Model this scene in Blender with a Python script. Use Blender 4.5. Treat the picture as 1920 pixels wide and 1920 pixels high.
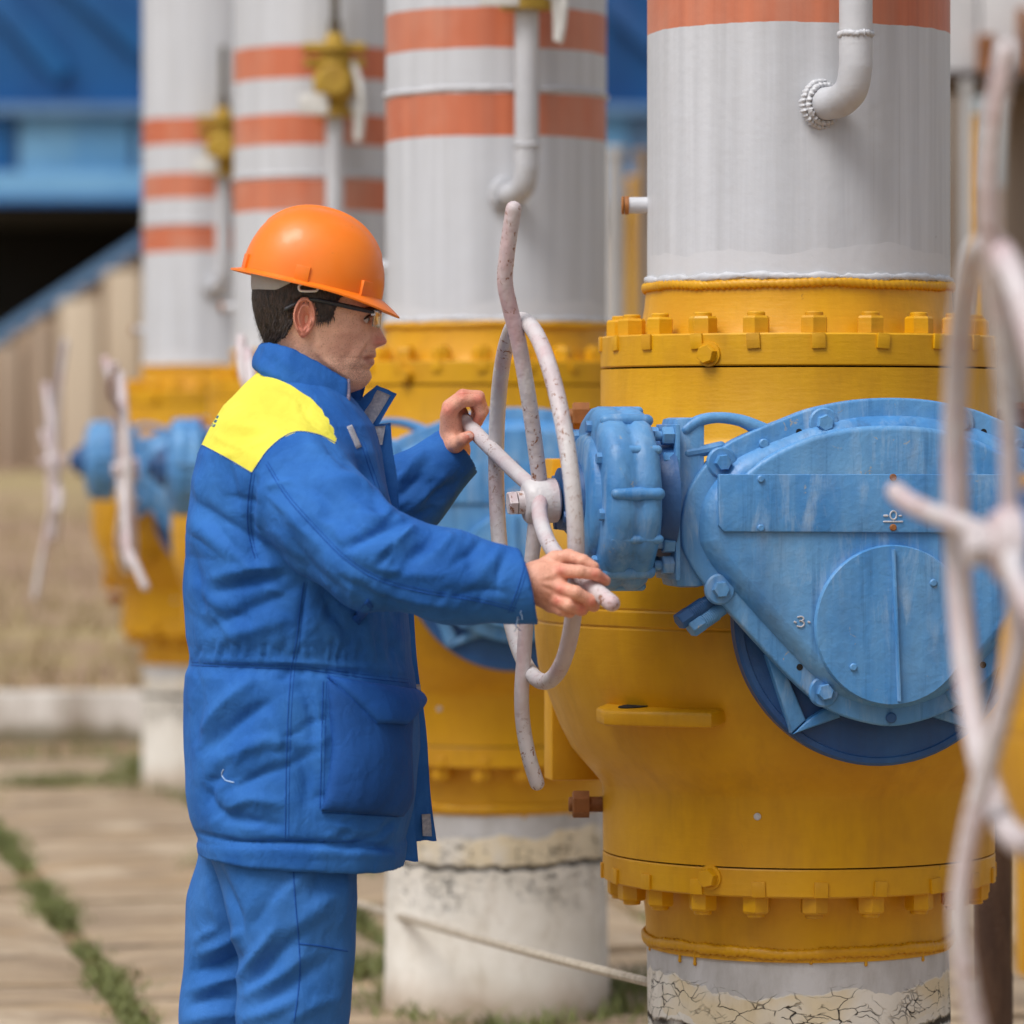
import bpy, bmesh, math, random
import numpy as np
from mathutils import Vector, Matrix, Quaternion
from mathutils.bvhtree import BVHTree

random.seed(7)
rng = np.random.default_rng(7)
for o in list(bpy.data.objects):
    bpy.data.objects.remove(o, do_unlink=True)
S = bpy.context.scene
C = S.collection

# ------------------------------------------------------------------ camera, sky, sun, exposure
FPX, CX, HY, CAMZ = 8000.0, 960.0, 810.0, 1.475     # focal length in photo pixels, centre column, horizon row, eye height
cam_d = bpy.data.cameras.new('camera')
cam = bpy.data.objects.new('camera', cam_d)
C.objects.link(cam)
cam.location = (0, 0, CAMZ)
cam.rotation_euler = (math.radians(90), 0, 0)
cam_d.sensor_width = 36
cam_d.sensor_fit = 'HORIZONTAL'
cam_d.lens = 36 * FPX / 1920
cam_d.shift_y = -(960 - HY) / 1920
cam_d.clip_start = 0.5
cam_d.clip_end = 600
cam_d.dof.use_dof = True
cam_d.dof.focus_distance = 7.5
cam_d.dof.aperture_fstop = 3.2
S.camera = cam

SUN_EL, SUN_AZ = math.radians(57), math.radians(-138)   # high, from the left and behind the photographer
world = bpy.data.worlds.new('World')
S.world = world
world.use_nodes = True
wn = world.node_tree
wn.nodes.clear()
sky = wn.nodes.new('ShaderNodeTexSky')
sky.sky_type = 'NISHITA'
sky.sun_disc = False
sky.sun_elevation = SUN_EL
sky.sun_rotation = SUN_AZ
sky.dust_density = 4.0
sky.air_density = 1.0
sky.ozone_density = 1.0
hs = wn.nodes.new('ShaderNodeHueSaturation')
hs.inputs['Saturation'].default_value = 0.42          # thin overcast: nearly grey sky
bg = wn.nodes.new('ShaderNodeBackground')
bg.inputs['Strength'].default_value = 0.10
wo = wn.nodes.new('ShaderNodeOutputWorld')
wn.links.new(sky.outputs[0], hs.inputs['Color'])
wn.links.new(hs.outputs[0], bg.inputs[0])
wn.links.new(bg.outputs[0], wo.inputs[0])
sun_d = bpy.data.lights.new('sun', 'SUN')
sun = bpy.data.objects.new('sun', sun_d)
C.objects.link(sun)
sun_d.energy = 1.5
sun_d.angle = math.radians(28)
sun_d.color = (1.0, 0.99, 0.975)
sdir = Vector((math.sin(SUN_AZ) * math.cos(SUN_EL), math.cos(SUN_AZ) * math.cos(SUN_EL), math.sin(SUN_EL)))
sun.rotation_euler = sdir.to_track_quat('Z', 'Y').to_euler()
sun.location = sdir * 30
S.view_settings.view_transform = 'Standard'
S.view_settings.look = 'None'
S.view_settings.exposure = 0.46
S.view_settings.gamma = 1
S.view_settings.use_curve_mapping = False
S.render.engine = 'CYCLES'

# ------------------------------------------------------------------ helpers: placing
def at(u, v, Y):
    """photo pixel + distance -> world point"""
    return np.array([(u - CX) * Y / FPX, Y, CAMZ - (v - HY) * Y / FPX])

def tag(o, label=None, cat=None, group=None, kind=None):
    if label: o['label'] = label
    if cat: o['category'] = cat
    if group: o['group'] = group
    if kind: o['kind'] = kind
    return o

def empty(name, loc, rz=0.0):
    o = bpy.data.objects.new(name, None)
    C.objects.link(o)
    o.empty_display_size = 0.1
    o.location = loc
    o.rotation_euler = (0, 0, rz)
    return o

def link(name, me, parent=None, loc=None):
    o = bpy.data.objects.new(name, me)
    C.objects.link(o)
    if parent is not None: o.parent = parent
    if loc is not None: o.location = loc
    return o

def mesh(name, V, F, mat, sharp=35, smooth=True):
    me = bpy.data.meshes.new(name)
    V = np.asarray(V, dtype=float)
    if isinstance(F, np.ndarray):
        F = F.tolist()
    me.from_pydata(V.tolist(), [], F)
    me.validate()
    if mat is not None: me.materials.append(mat)
    if smooth:
        me.polygons.foreach_set('use_smooth', np.ones(len(me.polygons), dtype=bool))
        if sharp is not None and sharp < 180:
            me.set_sharp_from_angle(angle=math.radians(sharp))
    me.update()
    return me

class MB:
    """collects shapes that belong to ONE part"""
    def __init__(s): s.V = []; s.F = []
    def add(s, V, F):
        b = len(s.V)
        s.V.extend([tuple(map(float, p)) for p in V])
        s.F.extend([tuple(i + b for i in f) for f in F])
        return s
    def box(s, lo, hi, bev=0.0, M=None):
        bm = bmesh.new()
        bmesh.ops.create_cube(bm, size=1.0)
        lo = np.array(lo, float); hi = np.array(hi, float)
        for v in bm.verts:
            v.co = Vector([lo[i] + (v.co[i] + .5) * (hi[i] - lo[i]) for i in range(3)])
        if bev > 0:
            bmesh.ops.bevel(bm, geom=list(bm.edges), offset=bev, segments=2, affect='EDGES', profile=.6)
        bm.verts.index_update()
        V = [(M @ v.co) if M else v.co.copy() for v in bm.verts]
        F = [[v.index for v in f.verts] for f in bm.faces]
        bm.free()
        return s.add(V, F)
    def lathe(s, prof, n=48, M=None, wob=None, cap=True):
        V = []; F = []
        m = len(prof)
        for (r, z) in prof:
            for k in range(n):
                a = 2 * math.pi * k / n
                rr = r * (wob(a, z) if wob else 1.0)
                p = Vector((rr * math.cos(a), rr * math.sin(a), z))
                V.append(M @ p if M else p)
        for i in range(m - 1):
            for k in range(n):
                k2 = (k + 1) % n
                F.append((i * n + k, i * n + k2, (i + 1) * n + k2, (i + 1) * n + k))
        if cap:
            F.append(tuple(reversed(range(n))))
            F.append(tuple((m - 1) * n + k for k in range(n)))
        return s.add(V, F)
    def cyl(s, p0, p1, r, n=20, r1=None, bev=0.0):
        p0 = Vector(p0); p1 = Vector(p1)
        d = p1 - p0; L = d.length
        M = Matrix.Translation(p0) @ d.to_track_quat('Z', 'Y').to_matrix().to_4x4()
        r1 = r if r1 is None else r1
        if bev > 0:
            prof = [(r - bev, 0), (r, bev), (r1, L - bev), (r1 - bev, L)]
        else:
            prof = [(r, 0), (r1, L)]
        return s.lathe(prof, n, M)
    def hexa(s, p0, p1, r, bev=0.003, rot=0.0):
        p0 = Vector(p0); p1 = Vector(p1)
        d = p1 - p0; L = d.length
        M = Matrix.Translation(p0) @ d.to_track_quat('Z', 'Y').to_matrix().to_4x4() @ Matrix.Rotation(rot, 4, 'Z')
        return s.lathe([(r, 0), (r, L - bev), (r * .88, L)], 6, M)
    def tube(s, pts, r, n=14, round_end=True, sub=6):
        P = [Vector(p) for p in pts]
        R = list(r) if hasattr(r, '__len__') else [r] * len(P)
        Q = []; RR = []
        for i in range(len(P) - 1):
            a = P[max(i - 1, 0)]; b = P[i]; c = P[i + 1]; d = P[min(i + 2, len(P) - 1)]
            for k in range(sub):
                t = k / sub
                Q.append(.5 * ((2 * b) + (c - a) * t + (2 * a - 5 * b + 4 * c - d) * t * t + (3 * b - a - 3 * c + d) * t ** 3))
                RR.append(R[i] + (R[i + 1] - R[i]) * t)
        Q.append(P[-1]); RR.append(R[-1])
        T = [(Q[min(i + 1, len(Q) - 1)] - Q[max(i - 1, 0)]).normalized() for i in range(len(Q))]
        if round_end:
            e0 = [(Q[0] - T[0] * RR[0] * math.sin(a), RR[0] * math.cos(a), T[0]) for a in (1.45, 1.1, .75, .4)]
            e1 = [(Q[-1] + T[-1] * RR[-1] * math.sin(a), RR[-1] * math.cos(a), T[-1]) for a in (.4, .75, 1.1, 1.45)]
            L = e0 + list(zip(Q, RR, T)) + e1
        else:
            L = list(zip(Q, RR, T))
        up = Vector((0, 0, 1)) if abs(L[0][2].z) < .9 else Vector((1, 0, 0))
        nrm = (up - L[0][2] * up.dot(L[0][2])).normalized()
        V = []; F = []
        for (q, rr, t) in L:
            nrm = (nrm - t * nrm.dot(t)).normalized()
            bi = t.cross(nrm)
            for k in range(n):
                a = 2 * math.pi * k / n
                V.append(q + (nrm * math.cos(a) + bi * math.sin(a)) * rr)
        for i in range(len(L) - 1):
            for k in range(n):
                k2 = (k + 1) % n
                F.append((i * n + k, i * n + k2, (i + 1) * n + k2, (i + 1) * n + k))
        F.append(tuple(reversed(range(n)))); F.append(tuple((len(L) - 1) * n + k for k in range(n)))
        return s.add(V, F)
    def prism(s, out, g0, g1, bev=0.004, both=False, steps=3):
        """outline of (x, z) extruded from y=-g0 (back) to y=-g1 (front); front edge rounded"""
        out = [np.array(p, float) for p in out]
        area = sum(out[i][0] * out[(i + 1) % len(out)][1] - out[(i + 1) % len(out)][0] * out[i][1] for i in range(len(out)))
        if area < 0: out = out[::-1]
        n = len(out)
        nor = []
        for i in range(n):
            a, b, c = out[i - 1], out[i], out[(i + 1) % n]
            e1 = (b - a) / (np.linalg.norm(b - a) + 1e-9); e2 = (c - b) / (np.linalg.norm(c - b) + 1e-9)
            m = np.array([e1[1] + e2[1], -(e1[0] + e2[0])])
            L = np.linalg.norm(m)
            m = m / (L + 1e-9)
            k = 1.0 / max(.5, m[0] * e1[1] - m[1] * e1[0])
            nor.append(m * k)
        rings = []
        if both:
            for j in range(steps):
                a = j / steps * math.pi / 2
                rings.append((bev * (1 - math.sin(a)), g0 + bev * (1 - math.cos(a)) if False else g0 + bev * (1 - math.sin(a)) * 0 + bev * (j / steps)))
            rings = [(bev * (1 - math.sin(j / steps * math.pi / 2)), g0 + bev * (1 - math.cos(j / steps * math.pi / 2))) for j in range(steps)]
            rings.append((0, g0 + bev))
        else:
            rings.append((0, g0))
        for j in range(steps + 1):
            a = j / steps * math.pi / 2
            rings.append((bev * (1 - math.cos(a)), g1 - bev + bev * math.sin(a)))
        V = []; F = []
        for (ins, g) in rings:
            for i in range(n):
                p = out[i] - nor[i] * ins
                V.append((p[0], -g, p[1]))
        for r in range(len(rings) - 1):
            for i in range(n):
                j = (i + 1) % n
                F.append((r * n + i, r * n + j, (r + 1) * n + j, (r + 1) * n + i))
        F.append(tuple(reversed(range(n)))); F.append(tuple((len(rings) - 1) * n + i for i in range(n)))
        return s.add(V, F)
    def build(s, name, mat, parent=None, loc=None, sharp=35, origin=None):
        V = np.array(s.V)
        if origin is not None: V = V - np.array(origin)
        return link(name, mesh(name, V, s.F, mat, sharp), parent, loc)

def smooth_closed(pts, sub=5):
    P = [np.array(p, float) for p in pts]; n = len(P); out = []
    for i in range(n):
        a, b, c, d = P[i - 1], P[i], P[(i + 1) % n], P[(i + 2) % n]
        for k in range(sub):
            t = k / sub
            out.append(.5 * ((2 * b) + (c - a) * t + (2 * a - 5 * b + 4 * c - d) * t * t + (3 * b - a - 3 * c + d) * t ** 3))
    return out

# ------------------------------------------------------------------ helpers: materials
class NT:
    def __init__(s, name):
        s.m = bpy.data.materials.new(name); s.m.use_nodes = True
        s.t = s.m.node_tree; s.b = s.t.nodes['Principled BSDF']
        s.out = s.t.nodes['Material Output']
    def n(s, typ, **kw):
        nd = s.t.nodes.new('ShaderNode' + typ)
        for k, v in kw.items(): setattr(nd, k, v)
        return nd
    def l(s, a, b): s.t.links.new(a, b)
    def put(s, sock, v):
        if isinstance(v, bpy.types.NodeSocket): s.l(v, sock)
        else:
            if isinstance(v, (tuple, list)) and len(v) == 3 and sock.type == 'RGBA': v = (*v, 1)
            sock.default_value = v
    def coord(s, scale=(1, 1, 1), rand=True, out='Object'):
        tc = s.n('TexCoord'); mp = s.n('Mapping')
        mp.inputs['Scale'].default_value = scale
        src = tc.outputs[out]
        if rand:
            oi = s.n('ObjectInfo'); ml = s.n('Math', operation='MULTIPLY'); ml.inputs[1].default_value = 17.0
            s.l(oi.outputs['Random'], ml.inputs[0]); s.l(ml.outputs[0], mp.inputs['Location'])
        s.l(src, mp.inputs['Vector'])
        return mp.outputs[0]
    def noise(s, vec, scale=5, detail=4, rough=.55, dist=0):
        nd = s.n('TexNoise'); s.l(vec, nd.inputs['Vector'])
        nd.inputs['Scale'].default_value = scale; nd.inputs['Detail'].default_value = detail
        nd.inputs['Roughness'].default_value = rough; nd.inputs['Distortion'].default_value = dist
        return nd.outputs[0]
    def vor(s, vec, scale, feature='DISTANCE_TO_EDGE', rnd=1.0):
        nd = s.n('TexVoronoi', feature=feature); s.l(vec, nd.inputs['Vector']); nd.inputs['Scale'].default_value = scale
        nd.inputs['Randomness'].default_value = rnd
        return nd.outputs['Distance']
    def ramp(s, fac, stops, interp='LINEAR'):
        nd = s.n('ValToRGB'); nd.color_ramp.interpolation = interp
        el = nd.color_ramp.elements
        while len(el) < len(stops): el.new(.5)
        for e, (p, c) in zip(el, stops):
            e.position = p; e.color = (c, c, c, 1) if not hasattr(c, '__len__') else (*c, 1)
        s.l(fac, nd.inputs[0])
        return nd.outputs[0]
    def mix(s, fac, a, b, blend='MIX'):
        nd = s.n('Mix', data_type='RGBA', blend_type=blend, clamp_factor=True)
        s.put(nd.inputs[0], fac); s.put(nd.inputs[6], a); s.put(nd.inputs[7], b)
        return nd.outputs[2]
    def math(s, op, a, b=0.0, c=0.0):
        nd = s.n('Math', operation=op); s.put(nd.inputs[0], a); s.put(nd.inputs[1], b); s.put(nd.inputs[2], c)
        return nd.outputs[0]
    def mr(s, v, a, b, c=0.0, d=1.0):
        nd = s.n('MapRange'); nd.clamp = True
        s.put(nd.inputs[0], v)
        for i, x in enumerate((a, b, c, d)): nd.inputs[i + 1].default_value = x
        return nd.outputs[0]
    def xyz(s, rand=False):
        tc = s.n('TexCoord'); sp = s.n('SeparateXYZ'); s.l(tc.outputs['Object'], sp.inputs[0])
        return sp.outputs
    def bump(s, h, strength=.3, dist=.01, prev=None):
        nd = s.n('Bump'); nd.inputs['Strength'].default_value = strength; nd.inputs['Distance'].default_value = dist
        s.l(h, nd.inputs['Height'])
        if prev is not None: s.l(prev, nd.inputs['Normal'])
        return nd.outputs[0]
    def fin(s, col=None, rough=None, normal=None, **kw):
        if col is not None: s.put(s.b.inputs['Base Color'], col)
        if rough is not None: s.put(s.b.inputs['Roughness'], rough)
        if normal is not None: s.l(normal, s.b.inputs['Normal'])
        for k, v in kw.items(): s.put(s.b.inputs[k.replace('_', ' ')], v)
        return s.m

def sc(*c):
    """sRGB 0..255 -> linear"""
    return tuple((x / 255 / 12.92) if x / 255 <= .04045 else ((x / 255 + .055) / 1.055) ** 2.4 for x in c)

def paint(name, c1, c2, rough=.45, streak=.25, dirt=None, dirt_amt=.2, chips=None, chip_lo=.70, bump=.25, fine=90, brush=True, chip_scale=38, chalk=None):
    """weathered paint: mottled between c1 and c2, runs down the surface, dirt stains, chips, brush relief"""
    N = NT(name)
    v = N.coord()
    big = N.noise(v, 5, 4, .6)
    col = N.mix(N.mr(big, .35, .68), c1, c2)
    vs = N.coord((30, 30, 1.3))
    st = N.noise(vs, 1.0, 3, .6)
    col = N.mix(N.math('MULTIPLY', N.mr(st, .48, .75), streak), col, c2)
    if chalk:
        ch = N.noise(N.coord((26, 26, 5)), 1.0, 5, .7, .5)
        ck = N.math('MULTIPLY', N.mr(ch, .50, .66), N.mr(N.noise(v, 7, 3), .40, .62))
        col = N.mix(N.math('MULTIPLY', ck, .55), col, chalk)
        dk = N.noise(N.coord((40, 40, 2.2)), 1.0, 4, .65)
        col = N.mix(N.math('MULTIPLY', N.mr(dk, .55, .7), .55), col, tuple(c * .55 for c in c1))
    if dirt:
        dn = N.noise(N.coord((9, 9, 3.0)), 1.0, 4, .68)
        col = N.mix(N.math('MULTIPLY', N.mr(dn, .50, .72), dirt_amt), col, dirt)
    if chips:
        cn = N.noise(v, chip_scale, 4, .7, .6)
        cm = N.math('MULTIPLY', N.mr(cn, chip_lo, chip_lo + .03), N.mr(N.noise(v, 4, 3), .46, .6))
        col = N.mix(cm, col, chips)
    hb = N.noise(v, fine, 2, .6)
    hb2 = N.noise(N.coord((22, 22, 160) if brush else (60, 60, 60)), 1, 2, .6)
    h = N.math('ADD', N.math('MULTIPLY', hb, .5), N.math('MULTIPLY', hb2, .5))
    nb = N.bump(h, bump, .004)
    nb = N.bump(N.noise(v, 14, 1, .5), bump * .5, .012, nb)
    rg = N.mr(big, .3, .7, rough - .08, rough + .14)
    return N.fin(col, rg, nb)

# ------------------------------------------------------------------ materials of the plant
YEL = paint('yellow_enamel', (.70, .36, .001), (.60, .285, .001), .42, .5, sc(126, 80, 24), .24, sc(104, 66, 34), .70, .20)
YELN = paint('yellow_fittings', (.50, .33, .04), (.42, .24, .02), .5, .2, sc(110, 75, 30), .35, sc(80, 50, 25), .70, .3)
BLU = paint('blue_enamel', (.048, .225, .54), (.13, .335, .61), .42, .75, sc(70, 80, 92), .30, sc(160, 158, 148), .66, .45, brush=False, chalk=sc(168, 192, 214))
BLUD = paint('dark_blue_enamel', (.012, .066, .21), (.028, .12, .31), .45, .3, sc(60, 70, 80), .25, sc(90, 80, 70), .72, .4, brush=False)  # deeper blue than the cover, for disc, housing, neck and stub
RUST = paint('rusty_brass', sc(165, 105, 50), sc(105, 62, 32), .6, .3, sc(60, 38, 25), .4, None, .7, .4, brush=False)
WHEELP = paint('grey_wheel_paint', sc(208, 204, 204), sc(192, 178, 180), .5, .2, sc(190, 150, 154), .75, sc(132, 84, 52), .585, .6, brush=False, chip_scale=95)
GREYP = paint('light_grey_paint', sc(202, 203, 207), sc(182, 183, 188), .45, .3, sc(150, 148, 145), .25, sc(120, 100, 80), .74, .25)

def mat_pipe():
    N = NT('grey_pipe_with_orange_bands')
    x, y, z = N.xyz()[0:3]
    v = N.coord()
    wob = N.math('MULTIPLY', N.math('SUBTRACT', N.noise(N.coord((6, 6, 6)), 1, 5, .7), .5), .012)
    zz = N.math('ADD', z, wob)
    m = None
    for a, b in ((2.217, 2.325), (2.437, 2.54), (2.66, 2.77)):
        s_ = N.math('MULTIPLY', N.math('GREATER_THAN', zz, a), N.math('LESS_THAN', zz, b))
        m = s_ if m is None else N.math('ADD', m, s_)
    st = N.noise(N.coord((24, 24, .7)), 1, 4, .65, .3)
    st2 = N.noise(N.coord((9, 9, .5)), 1, 4, .6)
    g = N.mix(N.mr(st, .40, .78), sc(205, 207, 212), sc(186, 188, 193))
    g = N.mix(N.math('MULTIPLY', N.mr(st2, .5, .7), .45), g, sc(170, 170, 171))
    thin = N.noise(N.coord((75, 75, .55)), 1, 3, .5)
    g = N.mix(N.math('MULTIPLY', N.mr(thin, .68, .75), .4), g, sc(158, 155, 151))
    # repainted cleaner collar near the weld
    low = N.math('LESS_THAN', N.math('ADD', z, N.math('MULTIPLY', N.math('SUBTRACT', N.noise(v, 5, 3), .5), .09)), 1.80)
    g = N.mix(N.math('MULTIPLY', low, .7), g, sc(208, 209, 213))
    og = N.mix(N.mr(st, .35, .75), sc(210, 118, 82), sc(180, 96, 68))
    og = N.mix(N.math('MULTIPLY', N.mr(st2, .45, .72), .7), og, sc(196, 134, 108))
    og = N.mix(N.math('MULTIPLY', N.mr(N.noise(v, 3.5, 4), .45, .65), .4), og, sc(200, 150, 130))
    col = N.mix(m, g, og)
    sp = N.noise(v, 55, 3, .6)
    col = N.mix(N.math('MULTIPLY', N.mr(sp, .765, .785), .8), col, sc(85, 78, 72))
    h = N.math('ADD', N.math('MULTIPLY', N.noise(v, 70, 3), .8), N.math('MULTIPLY', N.noise(N.coord((30, 30, 14)), 1, 3), .3))
    nb = N.bump(h, .16, .004)
    nb = N.bump(N.noise(v, 9, 3), .25, .010, nb)
    return N.fin(col, N.mr(st2, .3, .7, .36, .52), nb)
PIPE = mat_pipe()

def mat_base():
    N = NT('cracked_white_coating')
    x, y, z = N.xyz()[0:3]
    v = N.coord()
    big = N.noise(v, 6, 5, .65)
    w = N.mix(N.mr(big, .3, .7), sc(236, 232, 224), sc(212, 206, 194))
    dn = N.noise(N.coord((14, 14, 5)), 1, 7, .7)
    w = N.mix(N.math('MULTIPLY', N.mr(dn, .55, .72), .45), w, sc(160, 142, 118))
    jz = N.math('ADD', z, N.math('MULTIPLY', N.math('SUBTRACT', N.noise(v, 7, 4), .5), .10))
    w = N.mix(N.math('GREATER_THAN', jz, .465), w, N.mix(N.mr(dn, .4, .7), sc(198, 198, 200), sc(170, 168, 166)))
    ym = N.math('MULTIPLY', N.math('MULTIPLY', N.math('GREATER_THAN', jz, .395), N.math('LESS_THAN', jz, .462)), N.mr(N.noise(v, 4.5, 3), .42, .52))
    w = N.mix(N.math('MULTIPLY', ym, .4), w, sc(220, 192, 120))
    w = N.mix(N.math('MULTIPLY', N.mr(jz, .12, .02), .6), w, sc(160, 128, 92))
    # alligator cracks
    wv = N.n('VectorMath', operation='ADD')
    nn = N.n('TexNoise'); nn.inputs['Scale'].default_value = 9; nn.inputs['Detail'].default_value = 4
    tc = N.n('TexCoord'); N.l(tc.outputs['Object'], nn.inputs['Vector'])
    sc_ = N.n('VectorMath', operation='SCALE'); sc_.inputs['Scale'].default_value = .09
    N.l(nn.outputs['Color'], sc_.inputs[0]); N.l(tc.outputs['Object'], wv.inputs[0]); N.l(sc_.outputs[0], wv.inputs[1])
    mp = N.n('Mapping'); mp.inputs['Scale'].default_value = (1, 1, 2.2); N.l(wv.outputs[0], mp.inputs[0])
    ed = N.vor(mp.outputs[0], 20)
    ed2 = N.vor(mp.outputs[0], 42)
    zone = N.math('MULTIPLY', N.mr(jz, .24, .33), N.mr(jz, .475, .44))
    pres = N.math('MULTIPLY', zone, N.mr(N.noise(v, 8, 4), .40, .50))
    cr = N.math('MULTIPLY', N.mr(ed, .026, .008), pres)
    cr2 = N.math('MULTIPLY', N.mr(ed2, .05, .015), N.math('MULTIPLY', pres, N.mr(N.noise(v, 11, 2), .52, .6)))
    # the long crack running round
    lz = N.math('ABSOLUTE', N.math('SUBTRACT', N.math('ADD', z, N.math('MULTIPLY', N.math('SUBTRACT', N.noise(v, 12, 5, .65), .5), .06)), .385))
    cr3 = N.math('MULTIPLY', N.mr(lz, .0085, .004), N.mr(N.noise(v, 5, 2), .32, .42))
    gate = N.mr(N.noise(v, 26, 3, .6), .40, .47)
    crk = N.math('MAXIMUM', N.math('MULTIPLY', N.math('MAXIMUM', cr, cr2), gate), cr3)
    col = N.mix(crk, w, sc(46, 40, 34))
    nb = N.bump(N.math('SUBTRACT', 1.0, crk), .9, .006)
    nb = N.bump(N.noise(v, 40, 5), .3, .005, nb)
    return N.fin(col, .75, nb)
BASE = mat_base()

def simple(name, c1, c2, scale=6, rough=.7, bump=.2, stretch=(1, 1, 1), detail=5, lo=.35, hi=.65, **kw):
    N = NT(name)
    v = N.coord(stretch)
    n1 = N.noise(v, scale, detail, .6)
    col = N.mix(N.mr(n1, lo, hi), c1, c2)
    nb = N.bump(N.noise(N.coord(), scale * 6, 4), bump, .008)
    return N.fin(col, rough, nb, **kw)

DARK = simple('dark_gap', sc(30, 28, 26), sc(20, 19, 18), 5, .9)

# ------------------------------------------------------------------ the row of valves
ROW = [(1.066, 5.01, 4), (.537, 8.0, 12), (-.041, 10.96, 5), (-.666, 14.55, 8), (-1.257, 17.8, 8)]
V1X, V1Y, V1A = .537, 8.0, math.radians(12)
cs, sn = math.cos(V1A), math.sin(V1A)

def G(u, v, g):
    """photo pixel on a plane g in front of the valve axis -> local (x, z) of the sharp valve"""
    t = (u - CX) / FPX
    x = (t * (V1Y - g * cs) - V1X - g * sn) / (cs - t * sn)
    Y = V1Y + x * sn - g * cs
    return np.array([x, CAMZ - (v - HY) * Y / FPX])

def to_local(p):
    dx, dy = p[0] - V1X, p[1] - V1Y
    return Vector((dx * cs + dy * sn, -dx * sn + dy * cs, p[2]))

def rel(X, Y):
    """world offset from the axis -> local xy"""
    return (X * cs + Y * sn, -X * sn + Y * cs)

def bead(R, r, z, n=220, m=10, amp=.35, rope=70, seed=1):
    rg = np.random.default_rng(seed)
    ph = rg.uniform(0, 6.28, 8)
    V = []; F = []
    for i in range(n):
        a = 2 * math.pi * i / n
        w = 1 + amp * (.5 * math.sin(rope * a + ph[0]) + .4 * math.sin(17 * a + ph[1]) + .4 * math.sin(31 * a + ph[2])) + rg.normal(0, amp * .25)
        dz = r * .3 * (math.sin(5 * a + ph[3]) + .5 * math.sin(11 * a + ph[4]))
        for j in range(m):
            b = 2 * math.pi * j / m
            rr = R + r * w * math.cos(b)
            V.append((rr * math.cos(a), rr * math.sin(a), z + dz + r * 1.5 * w * math.sin(b) + .3 * r * math.sin(b * 2 + rope * a)))
    for i in range(n):
        for j in range(m):
            i2 = (i + 1) % n; j2 = (j + 1) % m
            F.append((i * m + j, i2 * m + j, i2 * m + j2, i * m + j2))
    return V, F

def bulge_prof():
    P = []
    prof = [(-.446, .3665), (-.326, .3675), (-.314, .374), (-.30, .386), (-.278, .406), (-.254, .426), (-.213, .447), (-.165, .466), (-.13, .480), (-.097, .489),
            (-.05, .494), (-.020, .495), (-.016, .493), (-.012, .496), (0, .4965), (.012, .496), (.016, .493), (.020, .495), (.05, .494), (.097, .489), (.13, .480), (.165, .466),
            (.213, .447), (.254, .426), (.278, .406), (.30, .386), (.314, .376), (.326, .371), (.451, .371)]
    return [(r, 1.14 + dz) for dz, r in prof]

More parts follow.
